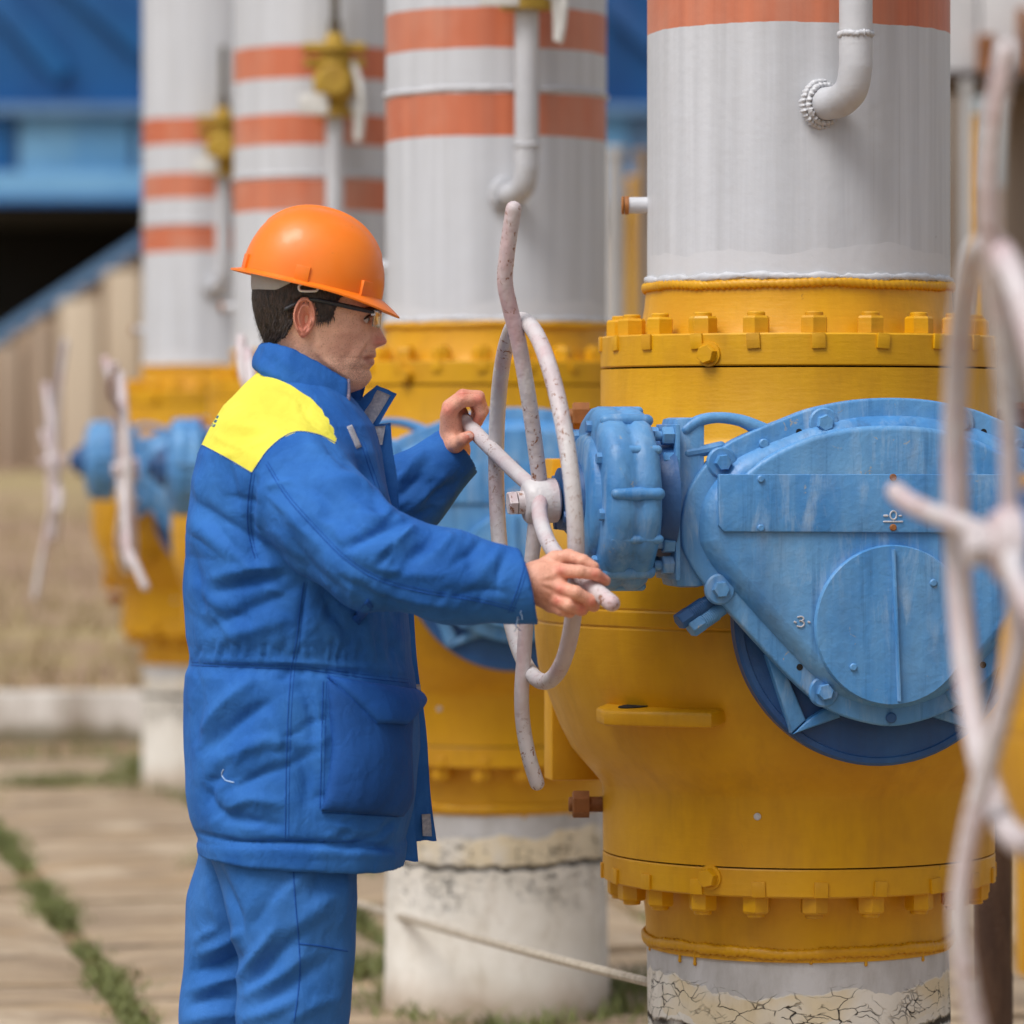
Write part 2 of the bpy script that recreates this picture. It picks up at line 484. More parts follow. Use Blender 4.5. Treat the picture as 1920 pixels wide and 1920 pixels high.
def make_valve(base, ang, wheel=True, copies=None):
    root = empty('ball_valve', (base[0], base[1], 0), ang)
    b = MB(); b.lathe(bulge_prof(), 96); body = b.build('body', YEL, root, sharp=28)
    b = MB(); b.lathe([(.352, 1.589), (.352, 1.596)], 72); b.build('joint_gap', DARK, body)
    b = MB(); b.lathe([(.352, .690), (.352, .697)], 72); b.build('joint_gap', DARK, body)
    fl = MB(); fl.lathe([(.3695, 1.5945), (.371, 1.597), (.371, 1.650), (.368, 1.653), (.300, 1.6535), (.296, 1.665), (.2885, 1.708), (.2865, 1.735), (.2865, 1.752)], 96)
    top = fl.build('upper_flange', YEL, root, sharp=30)
    fl = MB(); fl.lathe([(.2865, .515), (.2865, .56), (.289, .59), (.297, .632), (.31, .640), (.364, .640), (.367, .643), (.367, .6885), (.3655, .691)], 96)
    bot = fl.build('lower_flange', YEL, root, sharp=30)
    b = MB(); b.add(*bead(.2885, .0052, 1.744, n=520, seed=3, amp=.15, rope=150)); b.build('weld_bead', YEL, top, sharp=60)
    b = MB(); b.add(*bead(.2885, .0065, .532, n=520, seed=5, amp=.18, rope=130)); b.build('weld_bead', YEL, bot, sharp=60)
    rg = random.Random(21)
    for k in range(7):
        a = math.radians(-90 + rg.uniform(-80, 80)) - V1A; l = rg.uniform(.004, .026); d = Vector((math.cos(a), math.sin(a), 0)) * .2845
        b = MB(); b.tube([d + Vector((0, 0, .526)), d + Vector((0, 0, .526 - l * .6)), d + Vector((0, 0, .524 - l))], [.0045, .0026, .0036], 7, sub=3); b.build('paint_drip', YEL, bot, sharp=180)
    # nuts and locking tabs
    nb = MB(); nb.hexa((0, 0, 0), (0, 0, .031), .0262, .004); nb.cyl((0, 0, .028), (0, 0, .0385), .0165, 16, bev=.002)
    nut_me = mesh('nut', nb.V, nb.F, YEL, 30)
    tb = MB(); tb.box((-.0015, -.0125, -.029), (.0045, .0125, -.001), .0018)
    tab_me = mesh('lock_tab', tb.V, tb.F, YEL, 30)
    for k in range(20):
        a = math.radians(-90 + 1 + 18 * k) - V1A
        for (z, s, par) in ((1.6535, 1, top), (.640, -1, bot)):
            o = link('nut', nut_me, par)
            o.location = (.3335 * math.cos(a), .3335 * math.sin(a), z)
            o.rotation_euler = (0 if s > 0 else math.pi, 0, a * s + random.uniform(-.4, .4))
            a2 = a + math.radians(random.uniform(.4, 2.4))
            R_ = .371 if s > 0 else .367
            o = link('lock_tab', tab_me, par)
            o.location = (R_ * math.cos(a2), R_ * math.sin(a2), z)
            o.rotation_euler = (random.uniform(-.08, .08) + (0 if s > 0 else math.pi), 0, a2)
    # small bolts on the rims
    for (z, par, R_) in ((1.615, top, .371), (.673, bot, .367)):
        a = math.radians(-90 - 29.4) - V1A
        d = Vector((math.cos(a), math.sin(a), 0)); p = d * (R_ - .004) + Vector((0, 0, z))
        b = MB(); b.cyl(p, p + d * .008, .0225, 24); b.hexa(p + d * .006, p + d * .024, .018, .004, .3); b.build('rim_bolt', YEL, par)
    # grease plugs left and right
    for (z, sx) in ((1.505, -1), (.777, -1), (1.505, 1), (.777, 1)):
        dx, dy = rel(sx, 0)
        d = Vector((dx, dy, 0)); up = Vector((0, 0, z))
        b = MB(); b.cyl(d * .355 + up, d * .405 + up, .0145, 18); b.hexa(d * .392 + up, d * .424 + up, .0255, .003, .5); b.cyl(d * .42 + up, d * .431 + up, .014, 16, bev=.002)
        b.build('grease_plug', RUST, root)
    b = MB()
    a = math.radians(-90 - 15.3) - V1A
    d = Vector((math.cos(a), math.sin(a), 0)); p = d * .366 + Vector((0, 0, .786))
    b.cyl(p, p + d * .006, .0068, 14, bev=.002); b.build('rivet', GREYP, root)
    # lifting lug
    def lug(sgn):
        P = [(-.30, -.20), (-.385, -.315), (-.372, -.362), (-.335, -.392), (-.262, -.432), (-.185, -.466), (-.168, -.452), (-.12, -.36)]
        L = [rel(sgn * x, y) for x, y in P]
        mb = MB(); mb.prism(L, .963, .991, .006, both=True)
        mb.V = [(x, z, -y) for (x, y, z) in mb.V]
        mb.F = [tuple(reversed(f)) for f in mb.F]
        drop = lambda x, y, z: (x, y, z - .17 * (math.hypot(x, y) - .43))
        mb.V = [drop(*q) for q in mb.V]
        hx, hy = rel(sgn * -.318, -.352)
        o = mb.build('lifting_lug', YEL, root)
        h = MB(); h.lathe([(.030, .9905), (.030, .9915)], 24, Matrix.Translation((hx, hy, 0)) @ Matrix.Rotation(-.5, 4, 'Z') @ Matrix.Diagonal((1.0, .55, 1, 1)))
        h.V = [(lambda q: (q[0], q[1], q[2] + .0008))(drop(*q)) for q in h.V]; h.build('lug_hole', DARK, o)
    lug(1)
    for sx in (-1, 1):
        b = MB(); x0, x1 = sorted((sx * .437, sx * .32)); b.box((x0, .165, .815), (x1, .235, 1.4245), .005); b.build('support_plate', YEL, root)

    # ---------------- gearbox
    gw = MB()
    yM = Matrix.Translation((0, 0, 1.155)) @ Matrix.Rotation(math.radians(90), 4, 'X')      # local z -> -y
    gw.lathe([(.20, .30), (.20, .494), (.258, .497), (.266, .502), (.266, .526), (.261, .532), (.252, .533), (.250, .529), (.12, .529)], 80, yM)
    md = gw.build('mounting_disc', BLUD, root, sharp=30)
    OUT = [(1275, 1010), (1276, 965), (1290, 915), (1322, 869), (1358, 833), (1412, 806), (1458, 788), (1512, 767), (1571, 754), (1616, 748), (1668, 746)]
    LOW = [(1281, 1037), (1304, 1078), (1331, 1110), (1367, 1150), (1412, 1200), (1458, 1250), (1494, 1286), (1526, 1313), (1562, 1336), (1616, 1354), (1671, 1361)]
    top_l = [G(u, v, .57) for u, v in OUT]; low_l = [G(u, v, .57) for u, v in LOW]
    xm = top_l[-1][0]
    mir = lambda p: np.array([2 * xm - p[0], p[1]])
    low_l[-1][0] = xm
    half = list(reversed(low_l)) + top_l            # bottom centre -> left -> top centre
    full = half + [mir(p) for p in reversed(half[1:-1])]
    full = smooth_closed(full, 3)
    cen = np.mean(full, axis=0)
    def inset(poly, d):
        n = len(poly); res = []
        for i in range(n):
            a, c = poly[i - 2], poly[(i + 2) % n]
            t = (c - a) / (np.linalg.norm(c - a) + 1e-9)
            nr = np.array([t[1], -t[0]])
            if np.dot(nr, cen - poly[i]) < 0: nr = -nr
            res.append(poly[i] + nr * d)
        return res
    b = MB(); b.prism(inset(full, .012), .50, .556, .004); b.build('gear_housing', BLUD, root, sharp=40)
    b = MB(); b.prism(full, .555, .583, .005, both=True); cov = b.build('gear_cover', BLU, root, sharp=40)
    b = MB()
    p1 = inset(full, .030); p2 = inset(full, .034); p3 = inset(full, .044); p4 = inset(full, .052)
    rings = [(p1, .580), (p2, .590), (p3, .600), (p4, .606), ([cen + (p - cen) * .97 for p in p4], .6072)]
    V = []; F = []; n = len(full)
    for (pp, g) in rings:
        for p in pp: V.append((p[0], -g, p[1]))
    for r in range(len(rings) - 1):
        for i in range(n):
            j = (i + 1) % n
            F.append((r * n + i, (r + 1) * n + i, (r + 1) * n + j, r * n + j))
    V.append((cen[0], -.6075, cen[1])); cc_ = len(V) - 1; q0 = (len(rings) - 1) * n
    for i in range(n): F.append((q0 + i, q0 + (i + 1) % n, cc_))
    me_ = MB().add(V, F)
    dome = me_.build('raised_face', BLU, cov, sharp=40)
    bm = bmesh.new(); bm.from_mesh(dome.data); bmesh.ops.recalc_face_normals(bm, faces=bm.faces); bm.to_mesh(dome.data); bm.free()
    # arched swell over the gear sector, above the nameplate
    b = MB(); A = [G(u, v, .61) for u, v in ((1385, 905), (1398, 888), (1436, 858), (1500, 826), (1570, 806), (1625, 799), (1660, 798))]
    xg = G(1668, 800, .61)[0]
    A = A + [np.array([2 * xg - p[0], p[1]]) for p in reversed(A)]
    b.prism(smooth_closed(A, 3), .600, .6125, .010, steps=6); b.build('gear_swell', BLU, cov, sharp=50)
    # nameplate
    q = [G(1347, 889, .612), G(1347, 985, .612), G(1357, 997, .612), G(1979, 1000, .612), G(1989, 990, .612), G(1989, 889, .612)]
    b = MB(); b.prism(q, .605, .6135, .002); plate = b.build('name_plate', BLU, cov)
    for (u, v) in ((1426, 898), (1426, 990), (1674, 895), (1674, 989), (1905, 897), (1905, 990)):
        x, z = G(u, v, .613); b = MB(); b.cyl((x, -.612, z), (x, -.6175, z), .0062, 14, bev=.0015); b.build('plate_screw', RUST if u == 1674 else BLU, plate)
    # indicator disc with ridge
    cx_, cz_ = G(1674, 1172, .617)
    dM = Matrix.Translation((cx_, 0, cz_)) @ Matrix.Rotation(math.radians(90), 4, 'X')
    b = MB(); b.lathe([(.139, .604), (.139, .6165), (.137, .619), (.1, .6195)], 72, dM); disc = b.build('indicator_disc', BLU, cov, sharp=40)
    x0, z0 = G(1675, 1030, .62); x1, z1 = G(1686, 1315, .62)
    b = MB(); dx = .0032
    V = [(x0 - dx, -.619, z0), (x0 + dx, -.619, z0), (x0 + dx * .4, -.6275, z0), (x0 - dx * .4, -.6275, z0), (x1 - dx, -.619, z1), (x1 + dx, -.619, z1), (x1 + dx * .4, -.6275, z1), (x1 - dx * .4, -.6275, z1)]
    b.add(V, [(0, 3, 2, 1), (4, 5, 6, 7), (0, 4, 7, 3), (1, 2, 6, 5), (2, 3, 7, 6), (0, 1, 5, 4)]); b.build('pointer_ridge', BLU, disc)
    for (u, v) in ((1750, 1093), (1600, 1251)):
        x, z = G(u, v, .62); b = MB(); b.cyl((x, -.618, z), (x, -.6235, z), .0068, 16, bev=.002); b.build('disc_screw', BLU, disc)
    # cover bolts with bosses, plugs and empty holes
    def both(lst): return lst + [(None, p) for p in lst]
    def place(u, v, g, mirror):
        p = G(u, v, g)
        return mir(p) if mirror else p
    for (u, v) in ((1545, 793), (1354, 867), (1350, 1105), (1545, 1297)):
        for mrr in (False, True):
            x, z = place(u, v, .585, mrr)
            b = MB(); b.cyl((x, -.575, z), (x, -.5875, z), .027, 28, bev=.003); b.hexa((x, -.586, z), (x, -.600, z), .0150, .003, random.uniform(0, 1)); b.build('cover_bolt', BLU, cov)
    for mrr in (False, True):
        x, z = place(1432, 832, .585, mrr)
        b = MB(); b.cyl((x, -.58, z), (x, -.590, z), .0088, 18, bev=.002); b.build('dowel_plug', BLU, cov)
        for (u, v) in ((1499, 810), (1500, 1251)):
            x, z = place(u, v, .585, mrr)
            b = MB(); b.cyl((x, -.578, z), (x, -.5836, z), .0058, 16); b.build('bolt_hole', DARK, cov)
    x, z = place(1671, 1346, .585, False)
    b = MB(); b.cyl((x, -.578, z), (x, -.588, z), .0095, 18, bev=.002); b.build('dowel_plug', BLUD, cov)
    # cast marks: open / closed
    def stroke(pts, g, r=.0016):
        return [(lambda p: (p[0], -g, p[1]))(G(u, v, g)) for u, v in pts]
    b = MB(); b.tube(stroke([(1675 + 6 * math.sin(a), 966 - 8 * math.cos(a)) for a in np.linspace(0, 6.28, 10)], .614), .0014, 6, sub=3)
    b.tube(stroke([(1657, 978), (1692, 978)], .614), .0014, 6, sub=2); b.tube(stroke([(1658, 967), (1664, 967)], .614), .002, 6, sub=2); b.tube(stroke([(1686, 967), (1690, 967)], .614), .0014, 6, sub=2)
    b.build('open_mark', GREYP, plate)
    b = MB(); b.tube(stroke([(1496, 1157), (1503, 1156), (1507, 1160), (1503, 1164), (1499, 1164), (1505, 1165), (1508, 1170), (1503, 1175), (1495, 1174)], .6085), .0014, 6, sub=3)
    b.tube(stroke([(1490, 1166), (1492, 1167)], .6085), .0018, 6, sub=2); b.tube(stroke([(1516, 1166), (1518, 1167)], .6085), .0018, 6, sub=2)
    b.build('closed_mark', GREYP, cov)
    # lugs under the cover, left and right
    for mrr in (False, True):
        b = MB()
        def P3(u, v, g):
            p = place(u, v, .545, mrr); return (p[0], -g - .022, p[1])
        for q4 in (((1436, 1228), (1464, 1236), (1511, 1350), (1484, 1375)), ((1486, 1377), (1512, 1351), (1562, 1320), (1576, 1345))):
            b.prism([place(u, v, .545, mrr) for u, v in q4], .520, .548, .004)
        b.build('foot_lug', BLU, root)
        if not mrr:
            for k in range(2):
                du, dv = (0, 0) if k == 0 else (-22, -14)
                a0 = Vector(P3(1352 + du, 1140 + dv, .53)); a1 = Vector(P3(1310 + du, 1166 + dv, .54)); a2 = Vector(P3(1288 + du, 1180 + dv, .545))
                b = MB(); b.cyl(a0, a1, .0125, 16)
                for t in np.linspace(.35, .98, 9):
                    c = a0.lerp(a1, t); d_ = (a1 - a0).normalized()
                    b.cyl(c - d_ * .0015, c + d_ * .0015, .0145, 16)
                b.hexa(a1, a2, .0155, .002); b.build('stop_screw', BLU if k == 0 else BLUD, root)
    # lifting eye beside the cover
    e = [G(u, v, .56) for u, v in ((1284, 806), (1310, 789), (1345, 783), (1385, 788), (1414, 800), (1440, 812))]
    b = MB(); b.tube([(p[0], -.565, p[1]) for p in e], [.011, .0105, .0095, .0105, .013, .014], 12); b.build('lifting_eye', BLU, root)
    e = [G(u, v, .56) for u, v in ((1288, 850), (1318, 845), (1350, 838))]
    b = MB(); b.tube([(p[0], -.565, p[1]) for p in e], .010, 10); b.build('lifting_eye', BLU, root)
    # ---------------- input shaft: flange, neck, reducer disc, stub
    zs = G(1150, 935, .53)[1]
    xs_ = lambda u: G(u, 935, .53)[0]
    sM = Matrix.Translation((0, -.53, zs)) @ Matrix.Rotation(math.radians(90), 4, 'Y')     # local z -> +x
    kpx = 7.36 / FPX
    def prof(L): return [(r * kpx, xs_(u)) for u, r in sorted(L, key=lambda q: q[0])]
    b = MB(); b.box((xs_(1256), -.572, G(1280, 1100, .53)[1]), (xs_(1312), -.46, G(1280, 783, .53)[1]), .012); b.build('shaft_flange', BLU, root)
    fp = MB(); fp.box((xs_(1248), -.53 - 78 * kpx, zs - 152 * kpx), (xs_(1257), -.53 + 78 * kpx, zs + 140 * kpx), .003); fl_ = fp.build('flange_face', BLU, root, sharp=40)
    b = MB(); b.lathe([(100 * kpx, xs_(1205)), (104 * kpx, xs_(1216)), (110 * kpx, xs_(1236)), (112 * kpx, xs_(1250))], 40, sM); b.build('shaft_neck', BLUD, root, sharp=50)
    def wob(a, z):
        w = 1 + .012 * math.cos(6 * a + .4) + .006 * math.sin(17 * a)
        return w
    b = MB(); b.lathe([(90 * kpx, xs_(1100)), (146 * kpx, xs_(1101)), (158 * kpx, xs_(1105)), (167 * kpx, xs_(1113)), (171 * kpx, xs_(1124)), (171 * kpx, xs_(1146)), (165 * kpx, xs_(1153)), (165 * kpx, xs_(1162)), (171 * kpx, xs_(1169)), (171 * kpx, xs_(1188)), (163 * kpx, xs_(1200)), (140 * kpx, xs_(1208)), (100 * kpx, xs_(1211))], 96, sM, wob)
    red = b.build('reducer_casing', BLU, root, sharp=60)
    for k in range(6):      # cast bosses round the casing
        a = k * math.pi / 3 - .067
        c = Vector((0, -.53 + 163 * kpx * math.cos(a), zs + 163 * kpx * math.sin(a)))
        mb = MB(); mb.tube([Vector((xs_(1119), 0, 0)) + c, Vector((xs_(1150), 0, 0)) + c, Vector((xs_(1196), 0, 0)) + c], [.010, .0125, .011], 14, sub=4); mb.build('casing_boss', BLU, red, sharp=60)
        a += math.pi / 6
        c = Vector((0, -.53 + 165 * kpx * math.cos(a), zs + 165 * kpx * math.sin(a)))
        mb = MB(); mb.tube([Vector((xs_(1116), 0, 0)) + c, Vector((xs_(1140), 0, 0)) + c * 1.0, Vector((xs_(1200), 0, 0)) + c], [.005, .008, .008], 10, sub=4); mb.build('casing_rib', BLU, red, sharp=60)
    b = MB(); b.lathe([(70 * kpx, xs_(1082)), (112 * kpx, xs_(1086)), (120 * kpx, xs_(1092)), (124 * kpx, xs_(1108))], 56, sM); b.build('reducer_lid', BLU, red, sharp=40)
    for k in range(8):
        a = k * math.pi / 4 + .2
        c = Vector((0, -.53 + 138 * kpx * math.cos(a), zs + 138 * kpx * math.sin(a)))
        b = MB(); b.hexa(Vector((xs_(1114), 0, 0)) + c, Vector((xs_(1092), 0, 0)) + c, .0105, .002, .3); b.build('lid_bolt', BLU, red)
    for (by, bz) in ((-58, 118), (-58, -124), (-64, 70), (58, 118), (58, -124), (-64, -84)):
        c = Vector((0, -.53 + by * kpx, zs + bz * kpx))
        b = MB(); b.cyl(Vector((xs_(1247), 0, 0)) + c, Vector((xs_(1212), 0, 0)) + c, .0085, 12); b.hexa(Vector((xs_(1247), 0, 0)) + c, Vector((xs_(1226), 0, 0)) + c, .0165, .002, .2); b.build('flange_bolt', BLU, fl_)
    b = MB(); b.lathe([(34 * kpx, xs_(1020)), (34 * kpx, xs_(1046)), (58 * kpx, xs_(1048)), (60 * kpx, xs_(1060)), (66 * kpx, xs_(1064)), (72 * kpx, xs_(1084))], 40, sM); stub = b.build('input_stub', BLUD, root, sharp=40)
    for k in range(4):
        a = k * math.pi / 2 + .6
        c = Vector((0, -.53 + 58 * kpx * math.cos(a), zs + 58 * kpx * math.sin(a)))
        b = MB(); b.hexa(Vector((xs_(1064), 0, 0)) + c, Vector((xs_(1046), 0, 0)) + c, .011, .002); b.build('stub_bolt', BLUD, stub)

    # ---------------- handwheel
    HUBW = at(1010, 940, 7.34)
    hc = to_local(HUBW)
    tilt = math.radians(3.4)
    ax = Vector((-math.cos(tilt), 0, -math.sin(tilt)))            # points to the worker
    up = Vector((0, 0, 1)); up = (up - ax * up.dot(ax)).normalized()
    nr = Vector((0, -1, 0))
    hb = MB()
    hM = ax.to_track_quat('Z', 'Y').to_matrix().to_4x4()
    hb.lathe([(.033, -.034), (.038, -.030), (.040, .0), (.038, .020), (.032, .026), (.026, .027)], 28, hM)
    hw = hb.build('handwheel', WHEELP, root, loc=hc, sharp=40)
    b = MB(); b.cyl(ax * .024, ax * .038, .020, 18); b.hexa(ax * .040, ax * .054, .022, .003); b.build('hub_nut', WHEELP, hw)
    rM = Matrix.Translation(ax * .011) @ Matrix((( up.x, nr.x, ax.x, 0), (up.y, nr.y, ax.y, 0), (up.z, nr.z, ax.z, 0), (0, 0, 0, 1)))
    V = []; F = []; n, m = 90, 14; R0, r0 = .311, .0142
    for i in range(n):
        a = 2 * math.pi * i / n
        wz = .004 * math.sin(2 * a + .7); wr = 1 + .006 * math.sin(3 * a + 1)
        for j in range(m):
            bb = 2 * math.pi * j / m
            V.append(rM @ Vector(((R0 * wr + r0 * math.cos(bb)) * math.cos(a), (R0 * wr + r0 * math.cos(bb)) * math.sin(a), r0 * math.sin(bb) + wz)))
    for i in range(n):
        for j in range(m):
            F.append((i * m + j, ((i + 1) % n) * m + j, ((i + 1) % n) * m + (j + 1) % m, i * m + (j + 1) % m))
    b = MB().add(V, F); rim = b.build('rim', WHEELP, hw, sharp=180)
    bm = bmesh.new(); bm.from_mesh(rim.data); bmesh.ops.recalc_face_normals(bm, faces=bm.faces); bm.to_mesh(rim.data); bm.free()
    def sp(L): return [to_local(at(u, v, Y)) - hc for u, v, Y in L]
    SPK = dict(
        up=[(1012, 905, 7.335), (1004, 840, 7.32), (990, 740, 7.29), (972, 640, 7.265), (957, 580, 7.25), (947, 530, 7.235), (950, 480, 7.22), (957, 430, 7.21), (963, 392, 7.20)],
        down=[(1004, 975, 7.335), (998, 1040, 7.35), (990, 1120, 7.375), (983, 1220, 7.40), (978, 1300, 7.415), (981, 1360, 7.43), (992, 1420, 7.44), (1007, 1468, 7.45)],
        near=[(1012, 940, 7.31), (1012, 968, 7.27), (1024, 1008, 7.19), (1046, 1044, 7.11), (1080, 1076, 7.03), (1112, 1103, 6.975), (1147, 1131, 6.93)],
        far=[(1000, 915, 7.36), (965, 884, 7.47), (930, 850, 7.585), (898, 818, 7.67), (882, 800, 7.705), (872, 789, 7.725), (866, 783, 7.745)])
    for k_, L in SPK.items():
        b = MB(); b.tube(sp(L), .0138 if k_ != 'down' else .0132, 14); b.build('spoke', WHEELP, hw, sharp=60)
    return root, hw, hc, ax

def copy_tree(o, parent=None):
    c = o.copy(); C.objects.link(c); c.parent = parent
    for ch in o.children: copy_tree(ch, c)
    return c

valve, hw, hc, hax = make_valve(ROW[1], V1A)
VLAB = ['yellow ball valve at the right edge whose blurred handwheel is nearest the camera',
        'large yellow ball valve in sharp focus with blue gearbox, held by the worker',
        'blurred yellow ball valve with blue gearbox just behind the wheel the worker turns',
        'blurred yellow ball valve half hidden behind the back of the worker',
        'farthest yellow ball valve with pinkish handwheel at the left of the row']
WROT = [0, 0, 0, -35, 0]
GRPV = 'yellow valves standing in a row'
valves = []
for i, (x, y, a) in enumerate(ROW):
    if i == 1: r = valve
    else:
        r = copy_tree(valve); r.location = (x, y, 0); r.rotation_euler = (0, 0, math.radians(a))
        w = [c for c in r.children if c.name.startswith('handwheel')][0]
        w.rotation_mode = 'QUATERNION'; w.rotation_quaternion = Quaternion(hax, math.radians(WROT[i]))
        if i > 2: w.location = hc + hax * .05
        if i == 0: w.location = hc - hax * .036
    tag(r, VLAB[i], 'valve', GRPV)
    valves.append(r)

# the nearest wheel was bent differently: its own four bars
def own_spokes(i, L4, r=.0138):
    x, y, a = ROW[i]
    w = [c for c in valves[i].children if c.name.startswith('handwheel')][0]
    Minv = (Matrix.Translation((x, y, 0)) @ Matrix.Rotation(math.radians(a), 4, 'Z') @ Matrix.Translation(w.location)).inverted()
    for o, L in zip([c for c in w.children if c.name.startswith('spoke')], L4):
        b = MB(); b.tube([Minv @ Vector(at(*q)) for q in L], r, 14)
        o.data = mesh('spoke', b.V, b.F, WHEELP, 60)
own_spokes(0, [
    [(1897, 960, 4.435), (1893, 800, 4.41), (1876, 620, 4.37), (1860, 480, 4.34), (1853, 350, 4.32), (1868, 200, 4.30), (1888, 95, 4.29)],
    [(1900, 1090, 4.44), (1912, 1200, 4.45), (1880, 1330, 4.47), (1846, 1450, 4.49), (1812, 1600, 4.51), (1800, 1720, 4.52), (1815, 1850, 4.53), (1842, 1970, 4.54)],
    [(1900, 1026, 4.41), (1905, 1080, 4.36), (1945, 1160, 4.26), (2010, 1240, 4.15), (2100, 1330, 4.03)],
    [(1885, 1012, 4.46), (1810, 986, 4.60), (1745, 962, 4.74), (1700, 940, 4.82), (1680, 922, 4.87)]], .0118)
own_spokes(2, [
    [(546, 880, 10.36), (544, 780, 10.34), (540, 690, 10.33), (536, 600, 10.32)], [(548, 930, 10.36), (546, 1040, 10.38), (540, 1130, 10.40), (545, 1200, 10.41)],
    [(550, 905, 10.33), (560, 940, 10.2), (575, 975, 10.05), (600, 1000, 9.95)], [(544, 895, 10.38), (505, 830, 10.52), (466, 730, 10.68), (454, 680, 10.74), (452, 636, 10.78)]])
own_spokes(4, [
    [(101, 848, 17.2), (106, 770, 17.18), (114, 700, 17.16), (122, 642, 17.15)], [(101, 890, 17.2), (96, 960, 17.22), (80, 1040, 17.24), (66, 1118, 17.25)],
    [(101, 868, 17.15), (106, 900, 16.95), (112, 930, 16.8), (108, 955, 16.72)], [(100, 866, 17.22), (93, 845, 17.42), (86, 826, 17.58), (82, 810, 17.66)]])

# ------------------------------------------------------------------ the pipes the valves are set into
TAGM = simple('white_tag', sc(225, 225, 222), sc(205, 203, 198), 20, .5)
STEM = simple('greasy_stem', sc(105, 95, 80), sc(70, 62, 52), 30, .55)
def make_riser(base):
    root = empty('pipe_riser', (base[0], base[1], 0))
    b = MB(); b.lathe([(.2835, 1.748), (.2835, 2.9), (.2835, 4.4)], 96); pipe = b.build('pipe', PIPE, root, sharp=30)
    b = MB(); b.add(*bead(.2845, .0042, 1.757, seed=9, amp=.5)); b.build('weld_bead', GREYP, pipe, sharp=60)
    b = MB(); b.add(*bead(.2845, .0045, 2.335, seed=8, amp=.3)); b.build('weld_bead', GREYP, pipe, sharp=60)
    b = MB()
    pr = [(.292, -.05), (.290, .05), (.2885, .09), (.2865, .10), (.288, .14), (.285, .155), (.2855, .30), (.2825, .37), (.2835, .38), (.2825, .53)]
    def wb(a, z): return 1 + .006 * math.sin(3 * a + z * 9) + .004 * math.sin(7 * a + 21 * z) * (1 if z < .4 else .2)
    b.lathe(pr, 96, None, wb); b.build('base_section', BASE, root, sharp=60)
    # side stub with rusty cap
    b = MB(); b.cyl((-.275, 0, 1.90), (-.325, 0, 1.90), .0155, 18); st = b.build('side_stub', GREYP, root)
    b = MB(); b.cyl((-.318, 0, 1.90), (-.326, 0, 1.90), .0175, 18); b.cyl((-.327, 0, 1.90), (-.332, 0, 1.90), .0175, 18, bev=.002); b.build('cap', RUST, st)
    # small bypass pipe: weld collar, elbow, riser, yellow valve, stem, tag
    r = .0300
    b = MB(); b.tube([(.012, -.255, 2.068), (.030, -.292, 2.068), (.052, -.333, 2.070), (.070, -.362, 2.088), (.0765, -.373, 2.122), (.0775, -.3745, 2.16), (.0775, -.3745, 2.30), (.0775, -.3745, 2.56)], r, 24, sub=8, round_end=False)
    br = b.build('bypass_pipe', GREYP, root, sharp=60)
    Mw = Matrix.Translation((.0775, -.3745, 2.186)); b = MB()
    V, F = bead(.0302, .0035, 0, 60, 8, .35, 20, 4); b.add([Mw @ Vector(p) for p in V], F); b.build('weld_ring', GREYP, br, sharp=60)
    d = Vector((.5, -.866, .02)).normalized(); Mw = Matrix.Translation((.0275, -.2855, 2.068)) @ d.to_track_quat('Z', 'Y').to_matrix().to_4x4()
    b = MB(); V, F = bead(.0345, .0055, 0, 160, 10, .14, 23, 6); b.add([Mw @ Vector(p) for p in V], F)
    V, F = bead(.0415, .0048, -.007, 160, 10, .20, 29, 12); b.add([Mw @ Vector(p) for p in V], F); b.build('weld_collar', GREYP, br, sharp=60)
    px, py = .0775, -.3745
    cM = Matrix.Translation((px, py, 0))
    b = MB(); b.lathe([(.030, 2.520), (.066, 2.523), (.066, 2.546), (.044, 2.550), (.048, 2.575), (.066, 2.60), (.074, 2.635), (.068, 2.67), (.052, 2.69), (.070, 2.694), (.070, 2.714), (.050, 2.718), (.048, 2.735), (.085, 2.738), (.085, 2.762), (.034, 2.766), (.028, 2.80)], 36, cM)
    bv = b.build('bypass_valve', YELN, br, sharp=35)
    b = MB(); b.box((px - .105, py - .06, 2.736), (px + .105, py + .06, 2.764), .008); b.build('bonnet_plate', YELN, br)
    b = MB(); b.cyl((px, py - .12, 2.635), (px, py - .03, 2.635), .052, 24, bev=.008); b.cyl((px - .1, py - .02, 2.70), (px + .1, py - .02, 2.70), .018, 16, bev=.004); b.build('valve_cap', YELN, br)
    b = MB(); b.cyl((px, py, 2.79), (px, py, 3.05), .014, 14); b.cyl((px, py, 2.795), (px, py, 2.84), .022, 14); b.build('valve_stem', STEM, br)
    b = MB(); b.box((px - .115, py - .065, 2.525), (px - .018, py - .058, 2.595), .004, None); b.build('tag_plate', TAGM, br)
    b = MB(); b.tube([(px + .06, py - .03, 2.70), (px + .085, py - .05, 2.62), (px + .09, py - .055, 2.52), (px + .078, py - .05, 2.44), (px + .075, py - .05, 2.50), (px + .07, py - .05, 2.55)], .012, 8); b.build('cord_loop', TAGM, br)
    b = MB(); b.cyl((px, py, 2.76), (px, py, 3.9), .0285, 18)
    return root
riser = make_riser(ROW[1][:2])
RLAB = ['grey pipe riser at the right edge set into the nearest valve',
        'wide grey pipe riser with side elbow above the valve in sharp focus',
        'grey pipe riser with two orange bands right of the orange helmet',
        'grey pipe riser with three orange bands and small yellow valve behind the orange helmet',
        'farthest grey pipe riser with three orange bands at the left of the row']
for i, (x, y, a) in enumerate(ROW):
    r = riser if i == 1 else copy_tree(riser)
    r.location = (x, y, 0)
    tag(r, RLAB[i], 'pipe', 'grey pipe risers with orange bands')

